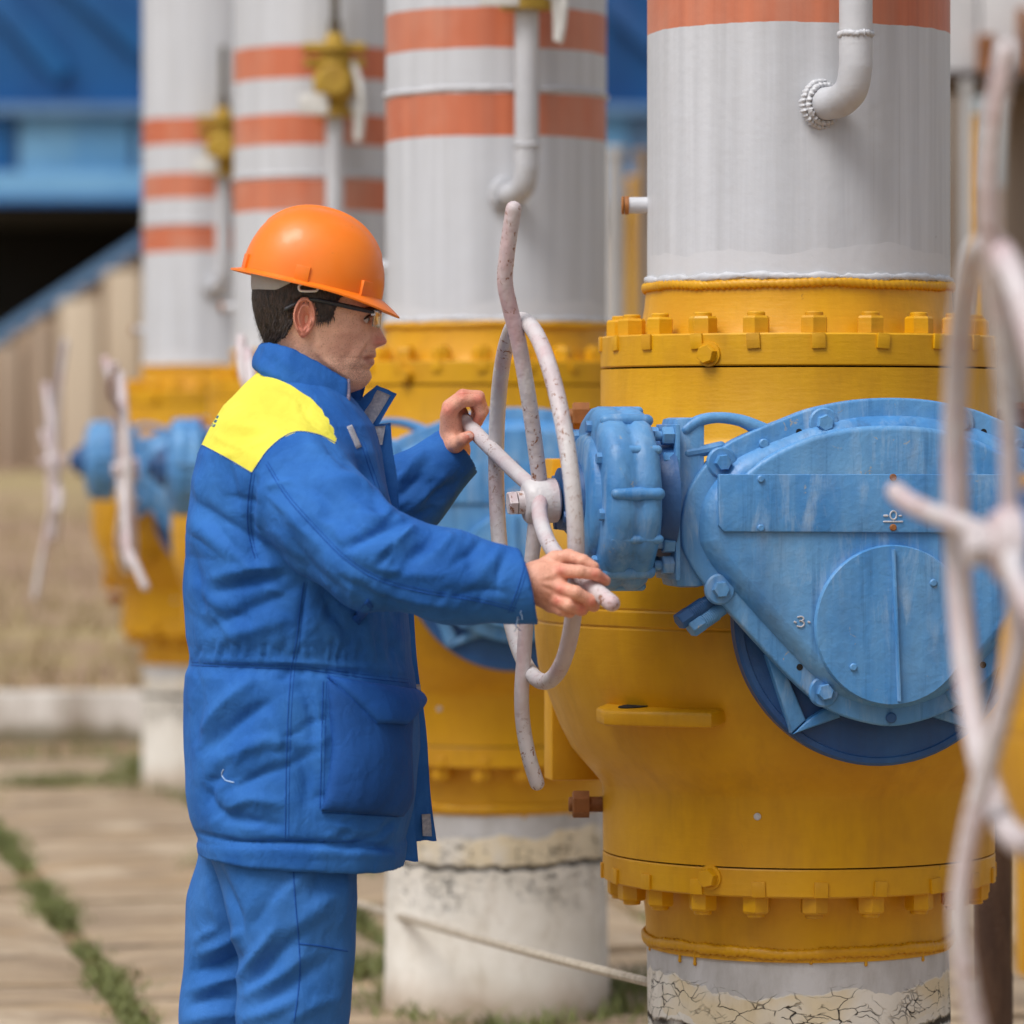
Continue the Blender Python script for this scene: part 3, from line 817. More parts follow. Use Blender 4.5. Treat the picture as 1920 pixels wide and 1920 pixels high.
# ------------------------------------------------------------------ ground
SOIL = simple('bare_soil', sc(128, 104, 80), sc(96, 82, 60), 2.2, .95, .5, (1, 1, 1), 8)
def mat_slab():
    N = NT('old_concrete_slab')
    v = N.coord()
    st = N.noise(N.coord((1.1, 4.2, 1)), 1.4, 6, .70, .5)
    col = N.mix(N.mr(st, .34, .66), sc(182, 160, 132), sc(136, 116, 94))
    b2 = N.noise(v, 2.2, 5, .6)
    col = N.mix(N.math('MULTIPLY', N.mr(b2, .52, .7), .75), col, sc(202, 184, 160))
    y2 = N.noise(N.coord((.8, 3.5, 1)), 1.3, 6, .65)
    col = N.mix(N.math('MULTIPLY', N.mr(y2, .54, .68), .45), col, sc(184, 148, 96))
    dk = N.noise(N.coord((1.4, 7, 1)), 1.6, 8, .7)
    col = N.mix(N.math('MULTIPLY', N.mr(dk, .52, .66), .75), col, sc(92, 80, 66))
    nb = N.bump(N.noise(v, 50, 6, .7), .5, .008)
    nb = N.bump(st, .5, .015, nb)
    return N.fin(col, .9, nb)
SLAB = mat_slab()
GRASS = simple('short_grass', sc(126, 132, 76), sc(94, 100, 54), 9, .7, .1)
GRASSD = simple('dry_grass', sc(170, 152, 108), sc(140, 122, 84), 9, .8, .1)

gw_, gd = 400, 300
b = MB()
nx, ny = 60, 90
Ys = np.concatenate([np.linspace(-6, 20.6, 20), np.linspace(20.75, 62, 44), np.linspace(66, 330, 26)])
Xs = np.concatenate([np.linspace(-200, -14, 8), np.linspace(-12, 12, 44), np.linspace(14, 200, 8)])
V = []; F = []
def ter(x, y):
    if y < 20.65: z = -.05
    elif y < 62: z = .20 + (y - 20.65) / 41.35 * .80 + .03 * math.sin(x * 1.7 + y) + .02 * math.sin(x * 3.1 - y * 2.2)
    else: z = 1.0 + (y - 62) * .004
    return z
for y in Ys:
    for x in Xs: V.append((x, y, ter(x, y)))
for j in range(len(Ys) - 1):
    for i in range(len(Xs) - 1):
        a = j * len(Xs) + i
        F.append((a, a + 1, a + 1 + len(Xs), a + len(Xs)))
def mat_field():
    N = NT('dry_field')
    st = N.noise(N.coord((.35, 1.3, 1)), 1, 7, .65)
    col = N.mix(N.mr(st, .36, .64), sc(170, 142, 114), sc(132, 106, 84))
    g = N.noise(N.coord((.12, .22, 1)), 1, 5, .6)
    col = N.mix(N.math('MULTIPLY', N.mr(g, .46, .60), .8), col, sc(164, 150, 98))
    nb = N.bump(N.noise(N.coord(), 9, 5, .7), .6, .05)
    return N.fin(col, .95, nb)
FIELD = mat_field()
b.add(V, F)
tag(b.build('ground', FIELD, sharp=180), kind='structure')

# paving: slabs laid along the row, grass in the long joints
pave = empty('pavement', (0, 14, 0))
tag(pave, kind='structure')
th = math.radians(10.8)
along = np.array([-math.sin(th), math.cos(th)]); across = np.array([math.cos(th), math.sin(th)])
J0 = np.array([-1.354, 12.9])                      # a point on the long joint at the lower left
WID = .88
joints = []
slab_vars = []
for k in range(4):
    L = 1.18
    bm = bmesh.new()
    bmesh.ops.create_grid(bm, x_segments=6, y_segments=8, size=.5)
    rg = np.random.default_rng(40 + k)
    for v in bm.verts:
        ex = abs(v.co.x) > .499; ey = abs(v.co.y) > .499
        v.co.x = v.co.x * (WID - .085) + (rg.normal(0, .008) if ex else 0)
        v.co.y = v.co.y * (L - .035) + (rg.normal(0, .008) if ey else 0)
        v.co.z = rg.normal(0, .0015) - (.012 if (ex or ey) else 0)
    r = bmesh.ops.extrude_face_region(bm, geom=list(bm.faces))
    for v in [g for g in r['geom'] if isinstance(g, bmesh.types.BMVert)]: v.co.z -= .07
    bmesh.ops.recalc_face_normals(bm, faces=bm.faces)
    me = bpy.data.meshes.new('concrete_slab'); bm.to_mesh(me); bm.free()
    me.materials.append(SLAB)
    me.polygons.foreach_set('use_smooth', np.ones(len(me.polygons), dtype=bool)); me.set_sharp_from_angle(angle=math.radians(40))
    slab_vars.append(me)
for c in range(-4, 9):
    off = (c * 37 % 10) / 10 * 1.2
    for r in range(-8, 9):
        ctr = J0 + across * (c + .5) * WID + along * (r * 1.2 + off)
        if not (6 < ctr[1] < 19.6): continue
        u = CX + FPX * ctr[0] / ctr[1]
        if u < -700 or u > 2300: continue
        o = link('concrete_slab', slab_vars[random.randrange(4)], pave)
        o.location = (ctr[0], ctr[1] - 14, random.uniform(-.010, .006))
        o.rotation_euler = (random.uniform(-.006, .006), random.uniform(-.006, .006), th + random.uniform(-.008, .008) + (math.pi if random.random() < .5 else 0))

# grass growing in the joints and round the bases
def blades(name, pts, h, mat, label, n, w=.004, lean=.6):
    V = []; F = []
    for _ in range(n):
        x, y, z, s = pts()
        a = random.uniform(0, 6.28); hh = h * s * random.uniform(.4, 1.2); ww = w * random.uniform(.7, 1.4)
        lx, ly = random.gauss(0, lean) * hh, random.gauss(0, lean) * hh
        b0 = len(V); cx_, sy_ = math.cos(a) * ww, math.sin(a) * ww
        V += [(x - cx_, y - sy_, z), (x + cx_, y + sy_, z), (x + lx * .4 + cx_ * .7, y + ly * .4 + sy_ * .7, z + hh * .6), (x + lx * .4 - cx_ * .7, y + ly * .4 - sy_ * .7, z + hh * .6), (x + lx, y + ly, z + hh)]
        F += [(b0, b0 + 1, b0 + 2, b0 + 3), (b0 + 3, b0 + 2, b0 + 4)]
    mb = MB(); mb.V = V; mb.F = F
    return tag(mb.build(name, mat), label, 'grass', kind='stuff')
def joint_pts():
    while True:
        c = random.choice([0, 0, 0, 0, 1, 1, 1, 2, -1])
        t = random.uniform(-4.0, 6.0)
        clump = .5 + .5 * math.sin(t * 3.1 + c * 2) + .4 * math.sin(t * 7.7 + c)
        if random.random() > clump + (.12 if c == 0 else -.2): continue
        p = J0 + across * (c * WID + random.gauss(0, .034)) + along * t
        return p[0], p[1], -.03, min(1.0, .55 + clump * .4)
blades('joint_grass', joint_pts, .055, GRASS, 'short green grass growing in the joints between the concrete slabs', 9000)
SPOTS = [(ROW[4][0], ROW[4][1], .285, .16), (ROW[2][0], ROW[2][1], .29, .06), (ROW[3][0], ROW[3][1], .285, .1)]
def spot_pts():
    k = random.random()
    if k < .45:
        x, y, R, s = random.choice(SPOTS); a = random.uniform(0, 6.28); r = R + abs(random.gauss(0, s))
        return x + r * math.cos(a), y + r * math.sin(a), -.03, 1.0
    cl = random.choice([(-1.75, 17.9, .16, .10), (-1.95, 17.7, .10, .06), (-2.1, 19.6, .5, .15), (.42, 11.3, .10, .10), (.38, 9.9, .1, .1), (-1.62, 18.6, .06, .22), (-.42, 11.6, .05, .12)])
    return random.gauss(cl[0], cl[2]), random.gauss(cl[1], cl[3]), -.03, 1.2
blades('base_grass', spot_pts, .075, GRASS, 'green grass tufts round the white pipe bases and the farthest slabs', 4500)
def dry_pts():
    y = 20.9 + random.random() ** 1.5 * 24; x = random.uniform(-.16, .08) * y
    return x, y, ter(x, y), random.uniform(.5, 1.4)
blades('field_grass', dry_pts, .14, GRASSD, 'dry yellowish grass on the rising field behind the kerb', 3500, .010)

# low white kerb wall behind the paving
def mat_kerb():
    N = NT('whitewashed_kerb')
    x, y, z = N.xyz()[0:3]
    n1 = N.noise(N.coord((3.5, 3.5, .8)), 1, 7, .7)
    col = N.mix(N.mr(n1, .42, .66), sc(210, 205, 198), sc(150, 138, 124))
    gz = N.math('ADD', z, N.math('MULTIPLY', N.math('SUBTRACT', N.noise(N.coord(), 7, 5), .5), .16))
    col = N.mix(N.math('MULTIPLY', N.mr(gz, .085, .02), .85), col, sc(104, 96, 66))
    return N.fin(col, .85, N.bump(N.noise(N.coord(), 25, 5), .4, .01))
KERB = mat_kerb()
kr = empty('kerb_wall', (-1.5, 20.7, 0)); tag(kr, 'low whitewashed kerb wall between the paving and the dry field', 'kerb')
for k in range(-4, 7):
    b = MB(); b.box((k * 1.2 + .008, -.09, -.08), (k * 1.2 + 1.192, .09, .215 + random.uniform(-.008, .008)), .02)
    b.build('kerb_stone', KERB, kr)

# ------------------------------------------------------------------ buildings behind
BB = simple('blue_cladding', sc(14, 96, 160), sc(6, 68, 124), .6, .5, .1, (1, 1, .5))
BB2 = simple('pale_blue_panel', sc(112, 166, 206), sc(80, 140, 190), .5, .5, .1)
BB3 = simple('blue_steel', sc(104, 140, 178), sc(84, 120, 160), 1.0, .5, .1)
BEI = simple('beige_column', sc(210, 194, 172), sc(178, 156, 130), .5, .8, .2, (1, 1, .15))
BRN = simple('brown_recess', sc(186, 160, 134), sc(146, 122, 100), .4, .9, .1, (1, 1, .2))
BLK = simple('shaded_recess', sc(26, 24, 24), sc(16, 15, 16), .5, .9, .1)  # shade of the opening under the gallery put into a near-black colour
bb = empty('blue_building', (-6, 60, 1.0)); tag(bb, 'blue clad gallery building raised on beige columns far behind the pipes', 'building')
def bx(name, u0, v0, u1, v1, Y, dep, mat, par, bev=.01, org=(-6, 60, 1.0)):
    p = at(u0, v1, Y); q = at(u1, v0, Y)
    b = MB(); b.box((p[0], Y, p[2]), (q[0], Y + dep, q[2]), bev)
    return b.build(name, mat, par, origin=org)
bx('upper_wall', -300, -420, 1330, 196, 60.5, 6, BB, bb)
for u0, v0, u1, v1 in ((40, -120, 275, 95), (-60, -60, 120, 140), (1140, 0, 1330, 180), (300, -200, 520, 120)):
    p0 = at(u0, v0, 60.4); p1 = at(u1, v1, 60.4)
    b = MB(); d_ = Vector(p1) - Vector(p0); M_ = Matrix.Translation(Vector(p0)) @ d_.to_track_quat('X', 'Z').to_matrix().to_4x4()
    b.box((0, -.06, -.16), (d_.length, .06, .16), .01, M_); b.build('diagonal_brace', BB, bb, origin=(-6, 60, 1.0))
bx('ledge', -300, 196, 1330, 214, 60.1, 6.2, BB3, bb)
for k in range(12):
    u0 = -210 + 115 * k + (k % 3) * 6
    bx('wall_panel', u0 + 5, 214, u0 + 110, 322, 60.3, .2, BB2 if k % 4 != 1 else BB, bb)
bx('panel_backing', -300, 214, 1330, 330, 60.45, 5, BB3, bb)
bx('lower_girder', -300, 322, 1330, 372, 60.2, .5, BB2, bb)
bx('girder_lip', -300, 372, 1330, 382, 60.1, .8, BB, bb)
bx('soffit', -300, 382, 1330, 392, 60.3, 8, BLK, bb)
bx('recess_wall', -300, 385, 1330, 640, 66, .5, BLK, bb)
BEI2 = simple('grey_brown_wall', sc(176, 156, 136), sc(140, 120, 102), .5, .8, .2, (1, 1, .15))
def vtop(u): return max(438, 690 - (u + 60) * 238 / 360)
for k in range(36):        # wall whose top follows the stair
    u0 = -140 + k * 41
    bx('wall_panel', u0, vtop(u0 + 20), u0 + 40, 884, 60.8, .5, BRN, bb)
for n_, (u0, u1) in enumerate(((-74, -30), (-10, 38), (52, 98), (112, 184), (198, 262), (300, 350), (420, 470), (1120, 1165), (1190, 1240))):
    bx('column', u0, vtop((u0 + u1) / 2) + 8, u1, 884, 58.6, .5, BEI2 if n_ < 3 else BEI, bb, .04)
p0 = at(-60, 668, 57); p1 = at(300, 430, 57)
b = MB(); d_ = Vector(p1) - Vector(p0); M_ = Matrix.Translation(Vector(p0)) @ d_.to_track_quat('X', 'Z').to_matrix().to_4x4()
b.box((0, -.1, -.075), (d_.length, .1, .075), .01, M_)
b.build('stair_beam', BB3, bb, origin=(-6, 60, 1.0))

# pipework standing behind, seen in the gaps
PG = simple('weathered_grey', sc(186, 186, 186), sc(150, 146, 142), 3, .6, .2, (1, 1, .2))
PB = simple('brown_concrete', sc(150, 136, 122), sc(116, 100, 86), 2, .85, .2, (1, 1, .2))
PW = simple('white_duct', sc(226, 226, 228), sc(204, 204, 206), 1.5, .5, .1)
YF = simple('yellow_far', (.66, .36, .02), (.55, .27, .01), 3, .5)
def post(u, v0, v1, Y, w, mat, name, label, cat, group=None, cap=None):
    p = at(u, v0, Y); zt = p[2]
    r = empty(name, (p[0], Y, 0))
    b = MB(); b.cyl((0, 0, -.1), (0, 0, zt - .05), w, 20); b.build('shaft', mat, r)
    b = MB(); b.cyl((0, 0, zt - .06), (0, 0, zt), w * 1.18, 20, bev=.01); b.build('collar', cap or mat, r)
    b = MB(); b.cyl((0, 0, -.1), (0, 0, .06), w * 1.5, 20, bev=.02); b.build('foot', PB, r)
    return tag(r, label, cat, group)
GP = 'posts and pipes behind the row'
post(1153, 275, 0, 24, .055, PG, 'pipe_post', 'slim grey post left in the gap between the two widest risers', 'post', GP)
post(1206, 280, 0, 25, .055, PB, 'pipe_post', 'brownish post right in the gap between the two widest risers', 'post', GP)
post(1186, 330, 0, 24.5, .03, YF, 'gas_pipe', 'thin yellow pipe in the gap between the two widest risers', 'pipe', GP)
post(1813, 150, 0, 22, .030, PG, 'pipe_post', 'slim light grey post right of the sharp riser', 'post', GP)
post(1832, 215, 0, 23, .028, YF, 'gas_pipe', 'thin yellow pipe right of the sharp riser', 'pipe', GP)
post(1912, 150, 0, 24, .09, PB, 'pipe_post', 'brown post at the right edge behind the blurred handwheel', 'post', GP)
post(1790, 150, 0, 25, .05, PB, 'pipe_post', 'brown post close to the right side of the sharp riser', 'post', GP)
post(1862, 1500, 0, 8.95, .042, simple('rusty_brown', sc(120, 92, 72), sc(84, 62, 50), 14, .9, .4, (1, 1, .3)), 'support_post', 'short rusty brown support post behind the sharp valve at right', 'post')
dc = empty('white_duct', (2.75, 23, 4.0)); tag(dc, 'white insulated duct with dark brackets at the upper right corner', 'duct')
bx('duct_section', 1700, -400, 1834, 134, 23, .9, PW, dc, .02, (2.75, 23, 4.0))
bx('duct_section', 1838, -400, 2050, 128, 23, .9, PW, dc, .02, (2.75, 23, 4.0))
bx('bracket', 1690, 136, 2050, 150, 22.9, 1.1, simple('dark_bracket', sc(80, 66, 58), sc(60, 48, 42), 6, .8), dc, .01, (2.75, 23, 4.0))
bx('bracket', 1834, 64, 1868, 136, 22.9, .1, RUST, dc, .01, (2.75, 23, 4.0))
bx('bracket', 1910, 14, 1930, 136, 22.9, .1, RUST, dc, .01, (2.75, 23, 4.0))
lw = empty('concrete_wall', (3.2, 30, 0)); tag(lw, 'grey brown concrete wall behind the posts at the right', 'wall')
for k in range(5):
    b = MB(); b.box((-.6 + k * .62, 0, 0), (k * .62 - .01, .2, 3.2), .02); b.build('wall_panel', PB, lw)

# slack rope from the sharp pipe to a peg behind the worker
ROPE = simple('grey_rope', sc(196, 186, 170), sc(160, 148, 130), 40, .8, .5)
pts = []
for t in np.linspace(0, 1, 14):
    u = 1222 + (430 - 1222) * t; v = 1843 + (1618 - 1843) * t + 10 * math.sin(t * math.pi)
    Y = 1 / ((1 - t) / 8.05 + t / 14.1)
    pts.append(at(u, v, Y))
b = MB(); b.tube(pts, .0095, 8, sub=3)
tag(b.build('rope', ROPE, origin=None), 'pale rope stretched from the sharp pipe base past the next white base', 'rope')
pg = at(430, 1618, 14.1)
b = MB(); b.cyl((pg[0], pg[1], -.05), (pg[0], pg[1], pg[2] + .06), .015, 10, bev=.003)
tag(b.build('rope_peg', STEM), 'dark steel peg holding the rope end behind the worker', 'peg')

# ------------------------------------------------------------------ the worker
YM = 7.335
FEET = np.array([-.40, YM, 0.0])
def W(u, v, d=0.0): return at(u, v, YM + d)
KP = YM / FPX                      # metres per photo pixel in the worker's mid plane

def proj(P):
    P = np.asarray(P)
    return CX + FPX * P[..., 0] / P[..., 1], HY - FPX * (P[..., 2] - CAMZ) / P[..., 1]

# --- signed distance helpers (numpy) and surface nets
def cone(P, a, b, ra, rb):
    a = np.asarray(a, np.float32); b = np.asarray(b, np.float32)
    ab = b - a; L2 = float(ab @ ab)
    t = ((P[0] - a[0]) * ab[0] + (P[1] - a[1]) * ab[1] + (P[2] - a[2]) * ab[2]) / L2
    t = np.clip(t, 0, 1)
    d = np.sqrt((P[0] - a[0] - t * ab[0]) ** 2 + (P[1] - a[1] - t * ab[1]) ** 2 + (P[2] - a[2] - t * ab[2]) ** 2)
    return d - (ra + (rb - ra) * t)
def ell(P, c, r, rot=None):
    q = [P[i] - c[i] for i in range(3)]
    if rot is not None:
        R = np.array(rot.transposed())
        q = [R[i][0] * q[0] + R[i][1] * q[1] + R[i][2] * q[2] for i in range(3)]
    k = np.sqrt((q[0] / r[0]) ** 2 + (q[1] / r[1]) ** 2 + (q[2] / r[2]) ** 2)
    return (k - 1) * min(r)
def smin(a, b, k):
    h = np.clip(.5 + .5 * (b - a) / k, 0, 1)
    return b + (a - b) * h - k * h * (1 - h)
def nets(f, lo, hi, h, proj_steps=2):
    lo = np.asarray(lo, float); hi = np.asarray(hi, float)
    n = np.ceil((hi - lo) / h).astype(int) + 1
    ax = [(lo[i] + h * np.arange(n[i])).astype(np.float32) for i in range(3)]
    P = np.meshgrid(*ax, indexing='ij')
    D = f(P).astype(np.float32)
    Sg = D < 0
    cnt = np.zeros(n - 1, np.int8)
    offs = [(i, j, k) for i in (0, 1) for j in (0, 1) for k in (0, 1)]
    for o in offs: cnt += Sg[o[0]:n[0] - 1 + o[0], o[1]:n[1] - 1 + o[1], o[2]:n[2] - 1 + o[2]]
    act = (cnt > 0) & (cnt < 8)
    idx = -np.ones(n - 1, np.int64)
    ci = np.argwhere(act)
    idx[act] = np.arange(len(ci))
    acc = np.zeros((len(ci), 3)); num = np.zeros(len(ci))
    for o in offs:
        for a in range(3):
            if o[a]: continue
            p = list(o); p[a] = 1
            da = D[ci[:, 0] + o[0], ci[:, 1] + o[1], ci[:, 2] + o[2]]; db = D[ci[:, 0] + p[0], ci[:, 1] + p[1], ci[:, 2] + p[2]]
            m = (da < 0) != (db < 0)
            t = np.where(m, da / np.where(m, da - db, 1), 0)
            q = np.array(o, float)[None, :].repeat(len(ci), 0); q[:, a] += t
            acc[m] += q[m]; num[m] += 1
    V = lo + h * (ci + acc / num[:, None])
    F = []
    for a in range(3):
        b, c = (a + 1) % 3, (a + 2) % 3
        s0 = [slice(None)] * 3; s1 = [slice(None)] * 3
        s0[a] = slice(0, n[a] - 1); s1[a] = slice(1, n[a])
        s0[b] = s1[b] = slice(1, n[b] - 1); s0[c] = s1[c] = slice(1, n[c] - 1)
        e = Sg[tuple(s0)] != Sg[tuple(s1)]
        inside = Sg[tuple(s0)]
        w = np.argwhere(e)
        ins = inside[e]
        off = np.zeros(3, int); off[b] = 1; off[c] = 1
        w = w + off
        def cell(db, dc):
            q = w.copy(); q[:, b] -= db; q[:, c] -= dc
            return idx[q[:, 0], q[:, 1], q[:, 2]]
        quad = np.stack([cell(1, 1), cell(0, 1), cell(0, 0), cell(1, 0)], 1)
        quad[~ins] = quad[~ins][:, ::-1]
        F.append(quad)
    F = np.concatenate(F)
    e = h * .25
    for _ in range(proj_steps):
        Q = [V[:, i] for i in range(3)]
        d0 = f(Q)
        g = np.stack([f([V[:, i] + (e if i == k else 0) for i in range(3)]) - f([V[:, i] - (e if i == k else 0) for i in range(3)]) for k in range(3)], 1) / (2 * e)
        gl = np.maximum((g ** 2).sum(1), .05)
        V = V - np.clip(d0 / gl, -h, h)[:, None] * g
    return V, F
def normals(V, F):
    N = np.zeros_like(V)
    q = V[F]
    fn = np.cross(q[:, 2] - q[:, 0], q[:, 3] - q[:, 1])
    for k in range(4): np.add.at(N, F[:, k], fn)
    return N / (np.linalg.norm(N, axis=1, keepdims=True) + 1e-12)
def relax(V, F, it=1, lam=.5):
    for _ in range(it):
        A = np.zeros_like(V); c = np.zeros(len(V))
        for k in range(4):
            np.add.at(A, F[:, k], V[F[:, (k + 1) % 4]]); np.add.at(A, F[:, k], V[F[:, (k - 1) % 4]]); np.add.at(c, F[:, k], 2)
        V = V + lam * (A / np.maximum(c, 1)[:, None] - V)
    return V
def pdist(u, v, pts):
    best = np.full(u.shape, 1e9)
    for (x0, y0), (x1, y1) in zip(pts[:-1], pts[1:]):
        dx, dy = x1 - x0, y1 - y0
        t = np.clip(((u - x0) * dx + (v - y0) * dy) / (dx * dx + dy * dy + 1e-9), 0, 1)
        best = np.minimum(best, np.hypot(u - x0 - t * dx, v - y0 - t * dy))
    return best
def pdist_t(u, v, pts):
    best = np.full(u.shape, 1e9); bt = np.zeros(u.shape); n = len(pts) - 1
    for i in range(n):
        (x0, y0), (x1, y1) = pts[i], pts[i + 1]
        dx, dy = x1 - x0, y1 - y0
        t = np.clip(((u - x0) * dx + (v - y0) * dy) / (dx * dx + dy * dy + 1e-9), 0, 1)
        d = np.hypot(u - x0 - t * dx, v - y0 - t * dy)
        m = d < best
        best = np.where(m, d, best); bt = np.where(m, (i + t) / n, bt)
    return best, bt
def cat_line(pts, sub=6):
    P = [np.array(p, float) for p in pts]; out = []
    for i in range(len(P) - 1):
        a, b, c, d = P[max(i - 1, 0)], P[i], P[i + 1], P[min(i + 2, len(P) - 1)]
        for k in range(sub):
            t = k / sub
            out.append(.5 * ((2 * b) + (c - a) * t + (2 * a - 5 * b + 4 * c - d) * t * t + (3 * b - a - 3 * c + d) * t ** 3))
    out.append(P[-1]); return out
GAIN = 1.0
def sculpt(V, N, strokes, facing=True):
    """folds: (points in the picture plane, width px, height mm); ridges > 0, creases < 0"""
    u, v = proj(V)
    m = np.clip(-N[:, 1] * 1.6 + .25, 0, 1) if facing else 1.0
    disp = np.zeros(len(V))
    for pts, w, amp in strokes:
        L = cat_line(pts, 5)
        xs = [p[0] for p in L]; ys = [p[1] for p in L]
        sel = (u > min(xs) - 3 * w) & (u < max(xs) + 3 * w) & (v > min(ys) - 3 * w) & (v < max(ys) + 3 * w)
        if not sel.any(): continue
        d, t = pdist_t(u[sel], v[sel], L)
        disp[sel] += GAIN * amp * .001 * np.exp(-(d / w) ** 1.6) * np.sin(math.pi * (.06 + .88 * t)) ** .8
    return V + N * (disp * m)[:, None]
def inpoly_sd(u, v, poly):
    d = pdist(u, v, poly + [poly[0]])
    inside = np.zeros(u.shape, bool)
    n = len(poly)
    for i in range(n):
        x0, y0 = poly[i]; x1, y1 = poly[(i + 1) % n]
        c = (y0 > v) != (y1 > v)
        inside ^= c & (u < (x1 - x0) * (v - y0) / (y1 - y0 + 1e-12) + x0)
    return np.where(inside, -d, d)
def vattr(me, name, arr):
    a = me.attributes.new(name, 'FLOAT', 'POINT'); a.data.foreach_set('value', np.asarray(arr, np.float32))
def vcol(me, name, arr):
    a = me.attributes.new(name, 'FLOAT_COLOR', 'POINT')
    c = np.ones((len(arr), 4), np.float32); c[:, :3] = arr; a.data.foreach_set('color', c.ravel())

# --- materials
def mat_cloth(name, base, worn, yoke=False, dirt=.35):
    N = NT(name)
    v = N.coord(rand=False)
    n1 = N.noise(v, 7, 6, .6)
    col = N.mix(N.mr(n1, .38, .68), base, worn)
    n2 = N.noise(v, 3.2, 5, .65)
    col = N.mix(N.math('MULTIPLY', N.mr(n2, .55, .72), dirt), col, tuple(c * .45 for c in base))
    n3 = N.noise(v, 420, 2, .5)
    col = N.mix(N.math('MULTIPLY', N.mr(n3, .5, .8), .22), col, tuple(min(1, c * 1.6 + .03) for c in base))
    if yoke:
        at_ = N.n('Attribute'); at_.attribute_name = 'yoke'
        ym = N.math('LESS_THAN', N.math('ADD', at_.outputs['Fac'], N.math('MULTIPLY', N.math('SUBTRACT', N.noise(v, 60, 2), .5), 3.0)), 0.0)
        yc = N.mix(N.mr(n1, .35, .7), sc(234, 226, 84), sc(216, 206, 72))
        col = N.mix(ym, col, yc)
    wv = N.noise(v, 700, 2, .5)
    nb = N.bump(wv, .25, .0012)
    nb = N.bump(N.noise(N.coord((1, 1, .8), rand=False), 32, 2, .55, .8), .55, .005, nb)
    nb = N.bump(N.noise(N.coord((1.0, 1.0, .7), rand=False), 13, 2, .5, .8), .5, .014, nb)
    return N.fin(col, .82, nb, Specular_IOR_Level=.25)
JKT = mat_cloth('blue_jacket_cloth', (.013, .100, .37), (.032, .158, .475), True)
TRS = mat_cloth('blue_trouser_cloth', (.022, .125, .40), (.042, .170, .48))
POC = mat_cloth('soiled_pocket_cloth', (.008, .062, .25), (.014, .09, .34), False, .6)
SEAM = mat_cloth('blue_seam', (.007, .065, .30), (.012, .09, .38))
VEL = simple('grey_hook_and_loop', sc(222, 222, 230), sc(180, 184, 202), 160, .95, .8)
FRAY = simple('frayed_lining', sc(176, 160, 178), sc(120, 118, 150), 120, .95, .9)

def mat_skin():
    N = NT('skin')
    a = N.n('Attribute'); a.attribute_name = 'tint'
    v = N.coord(rand=False)
    n1 = N.noise(v, 60, 5, .6)
    col = N.mix(N.math('MULTIPLY', N.mr(n1, .40, .72), .38), a.outputs['Color'], sc(196, 124, 102))
    sp = N.noise(v, 420, 3, .6)
    col = N.mix(N.math('MULTIPLY', N.mr(sp, .56, .68), .5), col, sc(140, 84, 66))
    bd = N.n('Attribute'); bd.attribute_name = 'beard'
    st = N.noise(v, 900, 2, .5)
    col = N.mix(N.math('MULTIPLY', N.math('MULTIPLY', N.mr(st, .42, .62), bd.outputs['Fac']), .6), col, sc(84, 62, 56))
    nb = N.bump(N.noise(v, 480, 3, .6), .5, .0016)
    nb = N.bump(N.noise(v, 130, 4, .6), .4, .003, nb)
    return N.fin(col, N.mr(n1, .3, .7, .42, .58), nb, Subsurface_Weight=.06, Subsurface_Radius=(.012, .005, .003), Subsurface_Scale=.6)
SKIN = mat_skin()

# ================= jacket
TB = np.array([  # v, back u, front u, half depth
    (672, 515, 590, .055), (690, 494, 610, .070), (720, 456, 640, .105), (760, 418, 672, .155), (800, 394, 700, .200), (850, 371, 716, .232),
    (900, 359, 724, .236), (1000, 349, 738, .234), (1100, 346, 756, .228), (1190, 349, 768, .220), (1232, 355, 770, .210), (1246, 354, 772, .210),
    (1262, 348, 776, .218), (1300, 345, 780, .226), (1400, 346, 786, .232), (1480, 351, 778, .234), (1530, 359, 770, .232), (1560, 368, 764, .229), (1568, 372, 762, .225), (1580, 368, 766, .230), (1600, 370, 764, .230), (1625, 374, 758, .226), (1660, 378, 755, .222)])
tz = (CAMZ - (TB[:, 0] - HY) * KP)[::-1].copy()
tbx = ((TB[:, 1] - CX) * KP)[::-1].copy(); tfx = ((TB[:, 2] - CX) * KP)[::-1].copy(); tby = TB[::-1, 3].copy()
def torso(P, grow=0.0):
    z = P[2]
    bk = np.interp(z, tz, tbx) - grow; fr = np.interp(z, tz, tfx) + grow; hb = np.interp(z, tz, tby) + grow
    cx_ = (bk + fr) / 2; a = (fr - bk) / 2
    p = 2.35
    g = ((np.abs(P[0] - cx_) / a) ** p + (np.abs(P[1] - YM) / hb) ** p) ** (1 / p)
    d = (g - 1) * np.minimum(a, hb)
    ztop = CAMZ - (680 - HY) * KP
    d = np.maximum(d, (z - ztop))
    # hem: plane sloping slightly down to the front
    u_ = CX + P[0] / KP
    zb = CAMZ - (1596 + (u_ - 370) * .062 - HY) * KP
    return np.maximum(d, zb - z)
SH_N = W(552, 900, -.185); MID_N = W(618, 985, -.265); EL_N = W(695, 1046, -.325); FA_N = W(845, 1083, -.34); CU_N = W(1010, 1105, -.345)
SH_F = W(575, 895, .185); EL_F = W(672, 1020, .33); FA_F = W(770, 925, .37); CU_F = W(862, 842, .40)
def arm(P, pts, rr, k=.03):
    d = cone(P, pts[0], pts[1], rr[0], rr[1])
    for i in range(1, len(pts) - 1): d = smin(d, cone(P, pts[i], pts[i + 1], rr[i], rr[i + 1]), k)
    return d
def plane_d(P, p, n):
    n = np.array(n) / np.linalg.norm(n)
    return (P[0] - p[0]) * n[0] + (P[1] - p[1]) * n[1] + (P[2] - p[2]) * n[2]
cut_n = W(991, 1101, -.345); nn_ = np.array([1.0, .06, .26])      # mouth of the near cuff
cut_f = W(857, 846, .395); nf_ = CU_F - FA_F
